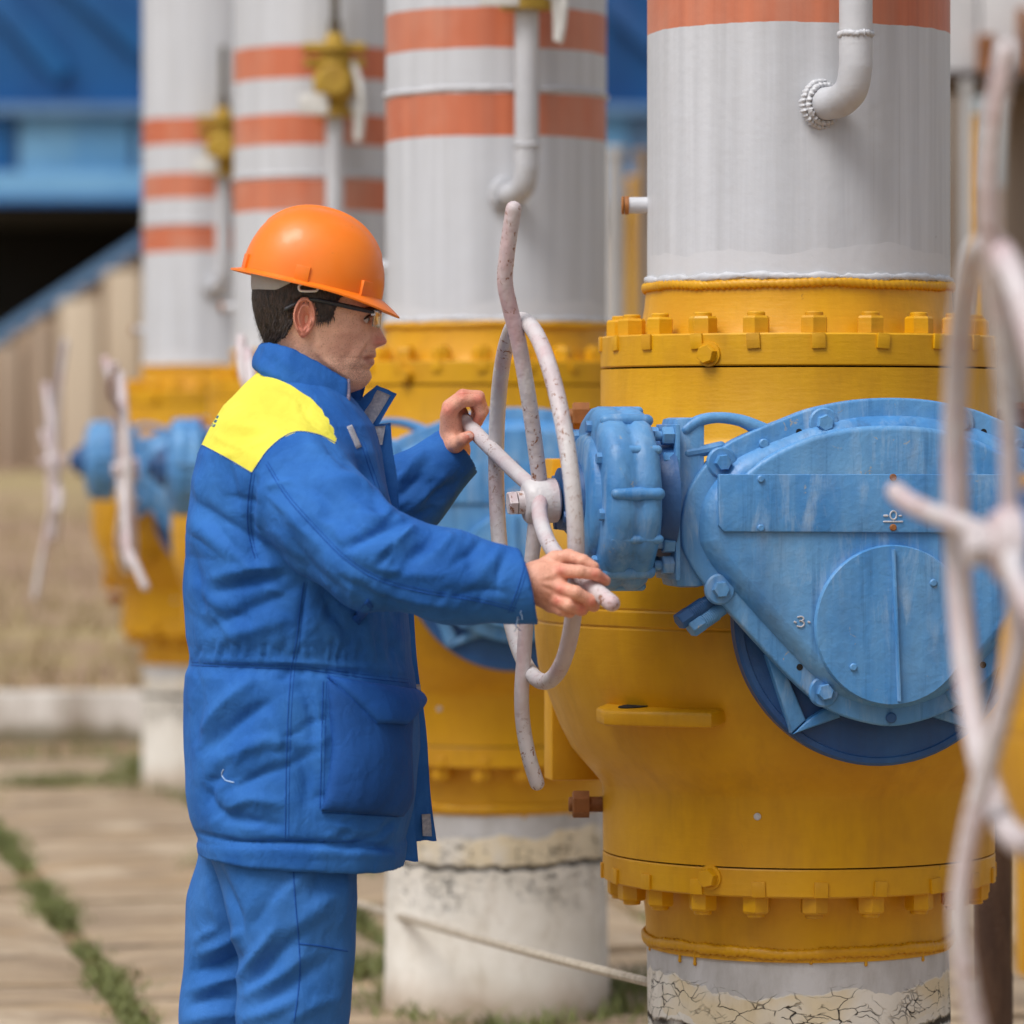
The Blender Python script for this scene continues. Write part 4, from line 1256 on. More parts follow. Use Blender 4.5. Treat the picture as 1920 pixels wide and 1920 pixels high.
def jacket(P):
    d = torso(P)
    n = arm(P, [SH_N, MID_N, EL_N, FA_N, CU_N], [.098, .090, .083, .0705, .0585])
    n = np.maximum(n, plane_d(P, cut_n, nn_))
    n = np.maximum(n, -np.maximum(cone(P, FA_N, CU_N + (CU_N - FA_N), .055, .040), -plane_d(P, W(930, 1092, -.345), nn_)))
    f = arm(P, [SH_F, EL_F, FA_F, CU_F], [.098, .080, .068, .0525])
    f = np.maximum(f, plane_d(P, cut_f, nf_))
    f = np.maximum(f, -np.maximum(cone(P, FA_F, CU_F + (CU_F - FA_F), .052, .038), -plane_d(P, W(815, 885, .385), nf_)))
    d = smin(d, n, .028)
    return smin(d, f, .028)
lo = np.array([W(335, 800, -.2)[0] - .02, YM - .46, W(600, 1690, 0)[2]]); hi = np.array([W(1030, 800, -.35)[0], YM + .50, W(600, 660, 0)[2]])
JV, JF = nets(jacket, lo, hi, .0048)
JN = normals(JV, JF)
FOLDS = [
    # sleeve
    ([(600, 842), (650, 872), (690, 905)], 15, -7), ([(612, 900), (680, 905), (738, 962)], 15, 8), ([(648, 1026), (700, 998), (752, 978)], 11, -11),
    ([(715, 1036), (752, 1008), (778, 985)], 12, 9), ([(770, 1052), (794, 1026), (812, 1003)], 10, -9), ([(818, 1040), (838, 1018), (852, 1004)], 12, 7),
    ([(560, 905), (610, 930), (650, 985)], 16, -6), ([(520, 930), (560, 985), (610, 1030)], 16, 5), ([(600, 1010), (660, 1060), (740, 1090)], 14, -4),
    ([(690, 1062), (760, 1075), (840, 1078)], 13, 4), ([(850, 1060), (880, 1035), (900, 1015)], 9, -6), ([(900, 1075), (925, 1050), (940, 1022)], 10, 4),
    ([(700, 1110), (780, 1128), (860, 1140)], 11, 4), ([(640, 1085), (700, 1118), (760, 1135)], 9, -5), ([(850, 1120), (900, 1105), (950, 1112)], 8, -4),
    ([(478, 880), (470, 940), (468, 1000), (478, 1050), (500, 1090)], 9, -6), ([(492, 905), (486, 960), (490, 1010)], 10, 4), ([(575, 830), (610, 850), (640, 880)], 12, 5),
    ([(540, 1010), (590, 1075), (650, 1120)], 13, -6), ([(740, 1010), (730, 1035), (705, 1065)], 8, -6), ([(660, 940), (700, 965), (735, 985)], 10, 5),
    # back and flank
    ([(361, 925), (400, 985), (440, 1030), (484, 1060)], 14, -8), ([(377, 950), (440, 990), (500, 1030), (560, 1068)], 12, -8), ([(372, 985), (430, 1030), (500, 1075)], 14, 7),
    ([(400, 1112), (470, 1092), (540, 1078)], 12, -8), ([(395, 1085), (460, 1068), (520, 1062)], 12, 6), ([(360, 1090), (400, 1125), (450, 1150)], 14, 5),
    ([(390, 1180), (450, 1150), (520, 1120), (570, 1090)], 15, -6), ([(420, 1195), (480, 1178), (540, 1160)], 14, 5), ([(366, 880), (372, 940), (364, 1010)], 12, 5),
    ([(430, 870), (436, 920), (450, 980)], 10, -5), ([(360, 1030), (372, 1090), (385, 1150)], 12, -6), ([(575, 1090), (568, 1140), (560, 1200)], 6, -5),
    ([(600, 1130), (640, 1170), (660, 1215)], 14, -5), ([(680, 1140), (690, 1190), (700, 1235)], 12, 5), ([(725, 1150), (735, 1200), (730, 1240)], 10, -5),
    # under the drawn waist
    ([(481, 1270), (420, 1320), (372, 1372)], 16, 8), ([(512, 1312), (450, 1352), (385, 1412)], 13, -8), ([(530, 1388), (470, 1400), (412, 1428)], 13, 7),
    ([(537, 1440), (490, 1452), (440, 1480)], 12, -7), ([(535, 1508), (470, 1500), (420, 1515)], 14, 6), ([(530, 1548), (470, 1540), (410, 1520), (380, 1480)], 11, -7),
    ([(375, 1280), (368, 1340), (362, 1400)], 12, -5), ([(560, 1270), (590, 1340), (585, 1400)], 13, -7), ([(590, 1300), (600, 1360), (606, 1430)], 11, 6),
    ([(555, 1400), (575, 1450), (570, 1520)], 12, -5), ([(420, 1440), (400, 1470), (385, 1510)], 12, -5), ([(500, 1340), (520, 1370), (528, 1420)], 12, 5),
    ([(620, 1545), (690, 1560), (740, 1552)], 10, 4), ([(650, 1590), (700, 1570), (735, 1545)], 7, -4),
    # groove above the hem roll
    ([(368, 1562), (440, 1578), (550, 1580), (660, 1584), (752, 1592)], 5, -7), ([(368, 1580), (440, 1592), (550, 1594), (660, 1600), (752, 1608)], 9, 4),
    # far sleeve
    ([(745, 940), (770, 905), (800, 890)], 12, -7), ([(760, 960), (800, 930), (830, 900)], 11, 6), ([(745, 905), (775, 870), (800, 845)], 11, 6), ([(790, 950), (820, 925), (850, 905)], 8, -6), ([(745, 985), (790, 965), (820, 950)], 8, -5),
    # yoke
    ([(430, 745), (480, 760), (540, 775)], 12, -3), ([(410, 790), (470, 800), (530, 800)], 13, 3), ([(440, 820), (490, 812), (545, 790)], 9, -3.5), ([(560, 760), (580, 785), (600, 805)], 9, -3), ([(500, 730), (540, 750), (575, 780)], 10, 2.5), ([(400, 815), (430, 832), (465, 845)], 6, 2), ([(470, 840), (500, 822), (530, 806)], 8, 3),
    # chest
    ([(660, 830), (690, 900), (712, 960)], 10, -5), ([(690, 830), (708, 900), (726, 960)], 8, 4),
]
rr = random.Random(3)
for k in range(30):          # gathers on the waist drawstring
    uu = 356 + k * 14 + rr.uniform(-5, 5); l = rr.uniform(14, 42)
    FOLDS.append(([(uu + rr.uniform(-8, 8), 1236 - l), (uu, 1240)], rr.uniform(4.5, 8), -rr.uniform(1.6, 3.8)))
    FOLDS.append(([(uu + 7 + rr.uniform(-8, 8), 1236 - l * .8), (uu + 7, 1238)], rr.uniform(4, 6), rr.uniform(1.2, 2.8)))
    if k % 2: FOLDS.append(([(uu, 1252), (uu + rr.uniform(-10, 10), 1252 + rr.uniform(14, 34))], rr.uniform(4.5, 8), -rr.uniform(1.2, 2.8)))
FOLDS.append(([(350, 1247), (450, 1250), (560, 1254), (660, 1262), (770, 1272)], 4.5, -2.5))
FOLDS.append(([(350, 1235), (450, 1238), (560, 1242), (660, 1250), (770, 1260)], 6, 3))
for k in range(130):
    zone = rr.choice([(360, 880, 560, 1200, .55), (360, 1265, 600, 1560, -.55), (480, 880, 700, 1100, .8), (690, 1010, 950, 1150, -.9), (600, 1090, 760, 1230, 1.2), (740, 860, 860, 970, -.7), (600, 1535, 750, 1585, -.4)])
    uu = rr.uniform(zone[0], zone[2]); vv = rr.uniform(zone[1], zone[3]); a_ = zone[4] + rr.gauss(0, .35); l = rr.uniform(14, 42); bend = rr.uniform(-7, 7)
    FOLDS.append(([(uu - l * math.cos(a_), vv - l * math.sin(a_)), (uu + bend * math.sin(a_), vv - bend * math.cos(a_)), (uu + l * math.cos(a_), vv + l * math.sin(a_))], rr.uniform(5, 10), rr.choice([-1, -1, 1]) * rr.uniform(1.0, 2.8)))
GAIN = 1.55
JV = sculpt(JV, JN, FOLDS)
GAIN = 1.0
JN = normals(JV, JF)
def nz(V, s, seed):
    """cheap smooth pseudo noise"""
    r_ = np.random.default_rng(seed); o = np.zeros(len(V))
    for _ in range(7):
        k = r_.normal(0, 1, 3) * s; o += np.sin(V @ k + r_.uniform(0, 6.28))
    return o / 3.5
JV = JV + JN * (.0016 * nz(JV, 38, 1) + .0022 * nz(JV, 17, 2))[:, None]
JN = normals(JV, JF)
YOKE = [(462, 690), (500, 700), (545, 722), (585, 748), (604, 768), (609, 780), (616, 784), (618, 795), (626, 802), (626, 815), (632, 822), (628, 832), (600, 816), (560, 808), (530, 820), (500, 846), (484, 868), (472, 888), (425, 860), (376, 833), (330, 810), (330, 700), (400, 650)]
ju, jv = proj(JV)
person_anchor = None
jme = mesh('jacket', JV - FEET, JF, JKT, None)
vattr(jme, 'yoke', inpoly_sd(ju, jv, YOKE))
BVH = BVHTree.FromPolygons([Vector(p) for p in JV], JF.tolist())
CAMP = Vector((0, 0, CAMZ))
def hit(u, v, off=0.0, bvh=None):
    d = (Vector(at(u, v, 8.0)) - CAMP).normalized()
    h = (bvh or BVH).ray_cast(CAMP, d, 30)
    if h[0] is None: return None
    return h[0] + h[1] * off, h[1]
def patch(polyrows, thick, bulge=0.0, nu=14, nv=14, bvh=None, sink=.004, lift=0.0):
    """cloth patch laid on the jacket: polyrows = left edge and right edge polylines (photo px), interpolated"""
    Lp = cat_line(polyrows[0], 6); Rp = cat_line(polyrows[1], 6)
    def res(L, n):
        idx = np.linspace(0, len(L) - 1, n); return [L[int(i)] * (1 - (i % 1)) + L[min(int(i) + 1, len(L) - 1)] * (i % 1) for i in idx]
    Lp = res(Lp, nv); Rp = res(Rp, nv)
    top = []; last = None
    for j in range(nv):
        row = []
        for i in range(nu):
            t = i / (nu - 1)
            p = Lp[j] * (1 - t) + Rp[j] * t
            h = hit(p[0], p[1], 0, bvh)
            k_ = 0
            while h is None and k_ < 30:      # slipped past the outline: step back towards the body
                k_ += 1; p = p + np.array([-3.0 if p[0] > 560 else 3.0, 0]); h = hit(p[0], p[1], 0, bvh)
            row.append(h)
        top.append(row)
    P = np.array([[np.array(h[0]) for h in r] for r in top]); Nn = np.array([[np.array(h[1]) for h in r] for r in top])
    for _ in range(3):
        Nn[1:-1] = (Nn[:-2] + Nn[1:-1] + Nn[2:]) / 3; Nn[:, 1:-1] = (Nn[:, :-2] + Nn[:, 1:-1] + Nn[:, 2:]) / 3
        Q = P.copy(); Q[1:-1, 1:-1] = (P[:-2, 1:-1] + P[2:, 1:-1] + P[1:-1, :-2] + P[1:-1, 2:]) / 4; P = Q
    V = []; F = []
    for j in range(nv):
        for i in range(nu):
            s_ = math.sin(math.pi * i / (nu - 1)) * math.sin(math.pi * j / (nv - 1))
            e = min(i, nu - 1 - i, j, nv - 1 - j)
            V.append(P[j, i] + Nn[j, i] * (thick * (1 if e > 0 else .55) + bulge * max(0, s_) ** .6 + lift * j / (nv - 1)))
    nb_ = len(V)
    for j in range(nv):
        for i in range(nu): V.append(P[j, i] - Nn[j, i] * sink)
    def id(j, i, b=0): return b * nb_ + j * nu + i
    for j in range(nv - 1):
        for i in range(nu - 1):
            F.append((id(j, i), id(j + 1, i), id(j + 1, i + 1), id(j, i + 1)))
            F.append((id(j, i, 1), id(j, i + 1, 1), id(j + 1, i + 1, 1), id(j + 1, i, 1)))
    for j in range(nv - 1):
        F.append((id(j, 0), id(j, 0, 1), id(j + 1, 0, 1), id(j + 1, 0))); F.append((id(j, nu - 1), id(j + 1, nu - 1), id(j + 1, nu - 1, 1), id(j, nu - 1, 1)))
    for i in range(nu - 1):
        F.append((id(0, i), id(0, i + 1), id(0, i + 1, 1), id(0, i, 1))); F.append((id(nv - 1, i), id(nv - 1, i, 1), id(nv - 1, i + 1, 1), id(nv - 1, i + 1)))
    return np.array(V), F
def seam(pts, r=.0011, off=.0002, bvh=None, sub=8):
    L = cat_line(pts, sub); out = []
    for p in L:
        h = hit(p[0], p[1], off, bvh)
        if h is not None and (not out or (h[0] - out[-1]).length < .06): out.append(h[0])
    return out

# ================= head (rows of closed sections), neck
HR = np.array([  # v, back u, front u, half width, exponent, centre u
    (396, 560, 610, 20, 2.0, 585), (410, 525, 640, 48, 2.1, 585), (440, 500, 668, 70, 2.2, 585), (480, 487, 684, 80, 2.25, 585), (520, 482, 694, 83, 2.3, 585), (560, 480, 702, 81, 2.35, 585),
    (580, 482, 706, 79, 2.4, 588), (590, 484, 703, 77, 2.4, 590), (600, 486, 699, 76, 2.35, 592), (615, 490, 698, 75, 2.25, 594), (630, 494, 700, 72, 2.15, 596), (648, 499, 702, 69, 2.05, 598),
    (656, 501, 704, 67.5, 2.0, 598), (664, 503, 705.5, 66, 2.0, 598), (669, 504, 704.5, 65, 2.0, 598), (672, 504, 701, 64.5, 2.0, 598), (676, 505, 702, 64, 2.0, 598), (682, 505, 702, 63, 2.0, 597), (688, 505, 696.5, 62, 2.0, 596), (693, 505, 692.5, 61, 2.0, 595),
    (700, 504, 693.5, 59.5, 2.0, 592), (708, 503, 694, 57, 2.0, 588), (716, 502, 692, 56, 2.0, 584), (724, 500, 686, 55.5, 2.0, 578), (730, 499, 677, 56, 2.0, 572), (736, 498, 660, 56.5, 2.0, 565), (744, 496, 640, 57, 2.0, 560),
    (756, 494, 628, 58, 2.0, 556), (790, 488, 620, 62, 2.0, 552), (840, 470, 620, 70, 2.0, 545)])
hv = HR[:, 0]
rows = np.concatenate([np.arange(397, 560, 3.0), np.arange(560, 738, 1.6), np.arange(738, 840, 4.0)])
nth = 260
tt = np.linspace(0, 2 * math.pi, nth, endpoint=False)
TH = tt - .55 * np.sin(tt) * .5          # denser at the face
TH = np.where(True, tt, tt)
HVs = []; hinfo = []
def gauss(x, s): return np.exp(-(x / s) ** 2)
NOSE_V = [583, 592, 600, 610, 620, 630, 636, 641, 645, 649, 652, 655]
NOSE_A = [0, 3, 8, 12.5, 16.5, 20.5, 23.5, 24, 21.5, 12, 3, 0]
NOSE_S = [7, 7, 7, 8, 9.5, 11.5, 12.5, 13, 13, 13, 13, 13]
def head_surface(v, th):
    bk, fr, w, p, uc = [np.interp(v, hv, HR[:, k]) for k in (1, 2, 3, 4, 5)]
    c, s = np.cos(th), np.sin(th)
    a = np.where(c >= 0, fr - uc, uc - bk)
    r = ((np.abs(c) / a) ** p + (np.abs(s) / w) ** p) ** (-1 / p)
    d = r * s; front = np.clip(c * 4, 0, 1)
    A = np.interp(v, NOSE_V, NOSE_A); Sg_ = np.interp(v, NOSE_V, NOSE_S)
    b = A * gauss(d, Sg_)
    b += 6.5 * gauss(v - 641, 7) * (gauss(d - 14, 5.5) + gauss(d + 14, 5.5))            # wings of the nose
    b += -8 * gauss(v - 598, 9) * (gauss(d - 30, 15) + gauss(d + 30, 15))               # eye sockets
    b += 4.5 * gauss(v - 582, 6) * (gauss(d - 26, 20) + gauss(d + 26, 20))              # brow ridge
    b += 4.0 * gauss(v - 618, 13) * (gauss(d - 52, 14) + gauss(d + 52, 14))             # cheekbones
    b += -3.0 * gauss(v - 660, 22) * (gauss(d - 55, 14) + gauss(d + 55, 14))            # hollow cheeks
    b += -3.5 * gauss(v - 672, 14) * (gauss(np.abs(d) - 26, 8))                         # beside the mouth
    b += 3.0 * gauss(v - 706, 10) * gauss(d, 18)
    r = r + b * front
    return uc + r * c, r * s
for v in rows:
    u, d = head_surface(v, tt)
    HVs.append(np.stack([u, np.full(nth, v), d], 1))
HP = np.array(HVs)                      # rows x nth x (u, v, d px)
def px2w(a): return np.stack([(a[..., 0] - CX) * KP, YM + a[..., 2] * KP, CAMZ - (a[..., 1] - HY) * KP], -1)
nR = len(rows)
HF = []
for i in range(nR - 1):
    for k in range(nth):
        k2 = (k + 1) % nth
        HF.append((i * nth + k, (i + 1) * nth + k, (i + 1) * nth + k2, i * nth + k2))
HF = np.array(HF)[:, ::-1]
HW = px2w(HP).reshape(-1, 3)
HN = normals(HW, HF)
if (HN[:, 0] * (HW[:, 0] - np.mean(HW[:, 0]))).sum() < 0: HF = HF[:, ::-1]; HN = -HN
HW = sculpt(HW, HN, [
    ([(698, 632), (689, 648), (681, 662), (677, 676), (677, 688)], 3.4, -4.4), ([(690, 636), (678, 652), (669, 672)], 7, 2.6), ([(668, 640), (652, 668), (640, 690)], 9, -2.2), ([(704, 672), (694, 671.5), (686, 672.5)], 1.9, -4.2), ([(685, 671), (681, 677)], 3, -2.6),
    ([(672, 676), (668, 690), (669, 703)], 4, -1.5), ([(700, 664), (692, 666)], 3, 1.0), ([(700, 680), (692, 679)], 3.2, 1.2),
    ([(590, 644), (603, 668), (625, 690), (652, 707), (670, 716)], 10, 3.6), ([(592, 668), (612, 696), (642, 716)], 9, -5.0),
    ([(640, 605), (655, 612), (668, 612)], 4, -.8), ([(676, 604), (688, 607), (698, 605)], 3, .9), ([(683, 590), (694, 588)], 3, 1.0), ([(668, 594), (660, 600)], 3, -.8), ([(608, 615), (630, 626), (660, 622)], 9, 1.2),
    ([(700, 690), (690, 692), (682, 690)], 3, -1.0), ([(596, 600), (598, 620), (600, 640)], 6, 1.0)])
HN = normals(HW, HF)
# ear
def ear(side):
    V = []; F = []
    nr_, na = 26, 64
    c0 = np.array([575.0, 597.0])
    for i in range(nr_):
        rho = i / (nr_ - 1)
        for k in range(na):
            a = 2 * math.pi * k / na
            ru = 21.0 * (1 - .16 * max(0, -math.sin(a)) ** 1 * (1 if True else 0)); rv = 39
            # a measured with +v down as negative sin
            cu = rho * ru * math.cos(a) * (1 if math.sin(a) > -.3 else 1 - .28 * (-math.sin(a) - .3))
            cv = -rho * rv * math.sin(a)
            tl = .16
            u = c0[0] + cu * math.cos(tl) + cv * math.sin(tl) * -.6; v = c0[1] + cv * math.cos(tl) + cu * math.sin(tl)
            xx = rho * math.cos(a); yy = -rho * math.sin(a)            # front +, down +
            rim_ = gauss(rho - .87, .11) * (1 - .95 * gauss(np.hypot(xx - .75, (yy - .45)), .42)) * (.35 if yy > .72 else 1)
            anti = gauss(math.hypot((xx - .02) / .52, (yy - .02) / .60) - 1, .20) * (1 if xx < .25 else max(0, 1 - (xx - .25) * 4))
            conch = math.exp(-((xx - .16) ** 2 / .085 + (yy - .10) ** 2 / .13))
            scaph = gauss(rho - .70, .08) * (xx < .35) * (yy < .55)
            h = 5 + 6.5 * rim_ + 4.5 * anti - 13 * conch - 2.5 * scaph + 5.5 * math.exp(-((xx - .62) ** 2 / .02 + (yy - .20) ** 2 / .03)) + 2.5 * math.exp(-((xx + .02) ** 2 / .15 + (yy - .80) ** 2 / .05))
            h += 8 * max(0, -math.cos(a)) * rho - 4 * max(0, xx) * rho
            if rho > .96: h -= 4
            d = 80.5 + h
            V.append((u, v, side * d))
    for k in range(na):                                                   # close towards the head
        u, v, d = V[(nr_ - 1) * na + k]
        V.append((c0[0] + (u - c0[0]) * .78 + 3, c0[1] + (v - c0[1]) * .82, side * 68))
    for i in range(nr_):
        for k in range(na):
            k2 = (k + 1) % na
            q = (i * na + k, (i + 1) * na + k, (i + 1) * na + k2, i * na + k2)
            F.append(q if side > 0 else q[::-1])
    return px2w(np.array(V)), F
# --- hands
def hand_sdf(chains, palm, k=.006):
    def f(P):
        d = None
        for a, b_, ra, rb in palm:
            c = cone(P, a, b_, ra, rb); d = c if d is None else smin(d, c, .014)
        for ch in chains:
            pts, rad = ch
            c = None
            for i in range(len(pts) - 1):
                q = cone(P, pts[i], pts[i + 1], rad[i], rad[i + 1]); c = q if c is None else smin(c, q, .003)
            d = smin(d, c, k)
        return d
    return f
def WY(u, v, Y): return at(u, v, Y)
near_chains = [
    # index, middle, ring, little, thumb
    ([WY(1050, 1070, 6.975), WY(1087, 1072, 6.955), WY(1117, 1077, 6.960), WY(1135, 1089, 6.975)], [.0125, .0108, .0100, .0088]),
    ([WY(1049, 1103, 6.968), WY(1080, 1111, 6.945), WY(1108, 1127, 6.955), WY(1113, 1136, 6.985), WY(1098, 1128, 7.010)], [.0128, .0110, .0102, .0094, .0085]),
    ([WY(1043, 1124, 6.972), WY(1066, 1135, 6.950), WY(1089, 1143, 6.965), WY(1092, 1143, 6.995), WY(1078, 1128, 7.015)], [.0122, .0106, .0100, .0092, .0084]),
    ([WY(1034, 1136, 6.985), WY(1052, 1144, 6.970), WY(1068, 1148, 6.980), WY(1070, 1142, 7.005), WY(1060, 1126, 7.018)], [.0108, .0094, .0088, .0082, .0076]),
    ([WY(1020, 1066, 7.005), WY(1040, 1049, 7.000), WY(1066, 1043, 6.998), WY(1093, 1052, 6.985), WY(1113, 1063, 6.982)], [.0150, .0140, .0118, .0108, .0092]),
]
near_palm = [(WY(985, 1092, 6.99), WY(1012, 1090, 6.985), .0295, .0285), (WY(1010, 1078, 6.988), WY(1048, 1074, 6.982), .0215, .0150), (WY(1010, 1095, 6.980), WY(1046, 1100, 6.975), .0225, .0160),
             (WY(1010, 1104, 6.985), WY(1038, 1120, 6.980), .0215, .0155), (WY(1008, 1108, 6.995), WY(1032, 1130, 6.992), .0200, .0150), (WY(1008, 1080, 7.0), WY(1030, 1060, 7.005), .020, .016)]
far_chains = [
    ([WY(842, 770, 7.685), WY(866, 752, 7.680), WY(894, 750, 7.690), WY(902, 776, 7.695), WY(892, 797, 7.705)], [.0128, .0118, .0112, .0102, .0090]),
    ([WY(842, 762, 7.710), WY(868, 742, 7.708), WY(897, 744, 7.715), WY(906, 770, 7.722), WY(896, 792, 7.730)], [.0128, .0118, .0112, .0100, .0090]),
    ([WY(845, 762, 7.735), WY(868, 742, 7.733), WY(893, 743, 7.740), WY(902, 768, 7.745), WY(892, 788, 7.752)], [.0122, .0112, .0106, .0096, .0086]),
    ([WY(847, 770, 7.757), WY(866, 752, 7.757), WY(886, 752, 7.762), WY(894, 772, 7.768), WY(886, 788, 7.772)], [.0112, .0100, .0094, .0086, .0078]),
    ([WY(848, 838, 7.690), WY(856, 833, 7.672), WY(868, 824, 7.660), WY(879, 818, 7.658)], [.0165, .0140, .0118, .0100]),
]
far_palm = [(WY(832, 888, 7.725), WY(850, 840, 7.722), .0270, .0270), (WY(852, 800, 7.725), WY(858, 778, 7.74), .020, .020), (WY(850, 845, 7.715), WY(842, 780, 7.690), .0235, .0165), (WY(852, 845, 7.728), WY(844, 776, 7.715), .0235, .0170),
            (WY(854, 845, 7.74), WY(847, 778, 7.745), .0220, .0160), (WY(850, 850, 7.715), WY(852, 832, 7.695), .0230, .0190)]
hn_f = hand_sdf(near_chains, near_palm); hf_f = hand_sdf(far_chains, far_palm)
a0 = np.min([p for ch in near_chains for p in ch[0]] + [p[0] for p in near_palm], axis=0) - .04; a1 = np.max([p for ch in near_chains for p in ch[0]] + [p[1] for p in near_palm], axis=0) + .03
NHV, NHF = nets(hn_f, a0, a1, .0021)
a0 = np.min([p for ch in far_chains for p in ch[0]] + [p[0] for p in far_palm], axis=0) - .05; a1 = np.max([p for ch in far_chains for p in ch[0]] + [p[0] for p in far_palm], axis=0) + .03
FHV, FHF = nets(hf_f, a0, a1, .0024)
NHV = sculpt(NHV, normals(NHV, NHF), [
    ([(1018, 1085), (1035, 1078), (1050, 1071)], 4, .9), ([(1015, 1094), (1032, 1098), (1049, 1104)], 4, 1.0), ([(1014, 1102), (1030, 1113), (1043, 1124)], 4, 1.0), ([(1018, 1090), (1035, 1088), (1048, 1087)], 4, -1.3), ([(1016, 1099), (1032, 1106), (1046, 1114)], 3.5, -1.3),
    ([(1050, 1071), (1053, 1071)], 7, 1.8), ([(1049, 1104), (1052, 1105)], 7, 2.0), ([(1043, 1125), (1046, 1126)], 6, 1.6), ([(1114, 1074), (1118, 1078)], 6, 1.0), ([(1106, 1127), (1110, 1129)], 6, 1.0),
    ([(1120, 1070), (1117, 1086)], 1.6, -.8), ([(1088, 1064), (1087, 1082)], 1.6, -.5), ([(1005, 1075), (1008, 1110)], 2.0, -.6), ([(1020, 1112), (1030, 1128)], 3, .8)])
FHV = sculpt(FHV, normals(FHV, FHF), [([(838, 768), (843, 772)], 7, 1.5), ([(862, 748), (868, 752)], 6, .8), ([(856, 800), (866, 790), (872, 775)], 3, -1.5), ([(850, 830), (858, 812), (866, 800)], 3, -1.2), ([(872, 818), (872, 828)], 2, -.7), ([(896, 745), (903, 755)], 6, 1.0)])
# --- hidden body below the clothes so that the figure is continuous
bd = MB()
def Wt(u, v, d): return tuple(W(u, v, d))
bd.tube([Wt(556, 740, 0), Wt(550, 800, 0), Wt(550, 900, 0), Wt(556, 1050, 0), Wt(560, 1250, 0), Wt(545, 1420, 0), Wt(535, 1540, 0)], [.055, .06, .12, .13, .12, .13, .11], 20)
bd.tube([tuple(SH_N), tuple(EL_N), tuple(WY(990, 1092, 6.99))], [.055, .045, .028], 14); bd.tube([tuple(SH_F), tuple(EL_F), tuple(WY(848, 862, 7.725))], [.055, .045, .026], 14)
bd.tube([Wt(530, 1560, -.09), Wt(556, 1880, -.11), Wt(520, 2380, -.11)], [.085, .058, .042], 14); bd.tube([Wt(505, 1560, .09), Wt(425, 1880, .10), Wt(392, 2380, .10)], [.085, .058, .042], 14)
E1, EF1 = ear(-1); E2, EF2 = ear(1)
parts = [(HW, HF.tolist(), 'head'), (E1, EF1, 'ear'), (E2, EF2, 'ear'), (NHV, NHF.tolist(), 'hand'), (FHV, FHF.tolist(), 'hand'), (np.array(bd.V), bd.F, 'body')]
PV = []; PF = []; PT = []; PB_ = []
base_c = np.array(sc(240, 188, 160))
for V_, F_, kind in parts:
    off = len(PV)
    V_ = np.asarray(V_)
    u_, v_ = proj(V_)
    t = np.tile(base_c, (len(V_), 1)); be = np.zeros(len(V_))
    def blend(m, c):
        global t
    if kind == 'head':
        def bl(m, c): return t + (np.array(sc(*c)) - t) * m[:, None]
        t = bl(.75 * gauss(v_ - 641, 13) * np.clip((u_ - 692) / 14, 0, 1), (206, 112, 98))
        t = bl(.35 * gauss(np.hypot(u_ - 650, v_ - 640), 30), (206, 132, 108))
        lips = gauss(pdist(u_, v_, [(704, 666), (694, 668), (686, 671.5), (692, 678), (702, 682)]), 5.0)
        t = bl(.6 * lips, (176, 98, 88))
        t = bl(.55 * gauss(np.hypot((u_ - 690) / 1.6, v_ - 597), 8), (140, 86, 70))
        t = bl(.35 * np.clip((v_ - 700) / 40, 0, 1), (190, 130, 105))
        be = np.clip((v_ - 640 - np.clip((650 - u_) * .25, 0, 14)) / 48, 0, 1) * np.clip((u_ - 590) / 40, 0, 1) * np.clip((730 - v_) / 14, .2, 1)
        be = np.maximum(be, .8 * gauss(v_ - 659, 7) * (u_ > 684))
        be *= 1 - .8 * gauss(np.hypot(u_ - 655, v_ - 645), 18)
    elif kind == 'ear':
        t[:] = np.array(sc(228, 156, 132)); m = np.clip((v_ - 600) / 40, 0, 1) * .7
        t = t + (np.array(sc(220, 118, 104)) - t) * m[:, None]
    elif kind == 'hand':
        t[:] = np.array(sc(226, 166, 140))
        if V_[:, 1].mean() < 7.3:
            kn = np.zeros(len(V_))
            for (a_, b__) in ((1051, 1070), (1050, 1105), (1044, 1126), (1116, 1077), (1130, 1086), (1110, 1130), (1090, 1143)): kn = np.maximum(kn, gauss(np.hypot(u_ - a_, v_ - b__), 11))
        else:
            kn = np.zeros(len(V_))
            for (a_, b__) in ((840, 768), (896, 748), (880, 820), (866, 738), (893, 790)): kn = np.maximum(kn, gauss(np.hypot(u_ - a_, v_ - b__), 13))
        t = t + (np.array(sc(210, 112, 94)) - t) * (kn * .75)[:, None]
    PV.extend(V_.tolist()); PF.extend([tuple(i + off for i in f) for f in F_]); PT.append(t); PB_.append(be)
pme = mesh('person', np.array(PV) - FEET, PF, SKIN, 180)
vcol(pme, 'tint', np.concatenate(PT)); vattr(pme, 'beard', np.concatenate(PB_))
person = link('person', pme, None, FEET)
tag(person, 'worker in blue jacket with yellow shoulders turning a grey handwheel with both hands', 'person')
jk = link('jacket', jme, person)
def cl(name, V, F, mat, par=None, sharp=60):
    return link(name, mesh(name, np.asarray(V) - FEET, F, mat, sharp), par or person)
def tube_part(name, pts, r, mat, par, n=8, sub=2):
    mb = MB(); mb.tube(pts, r, n, sub=sub)
    return cl(name, np.array(mb.V), mb.F, mat, par, 180)
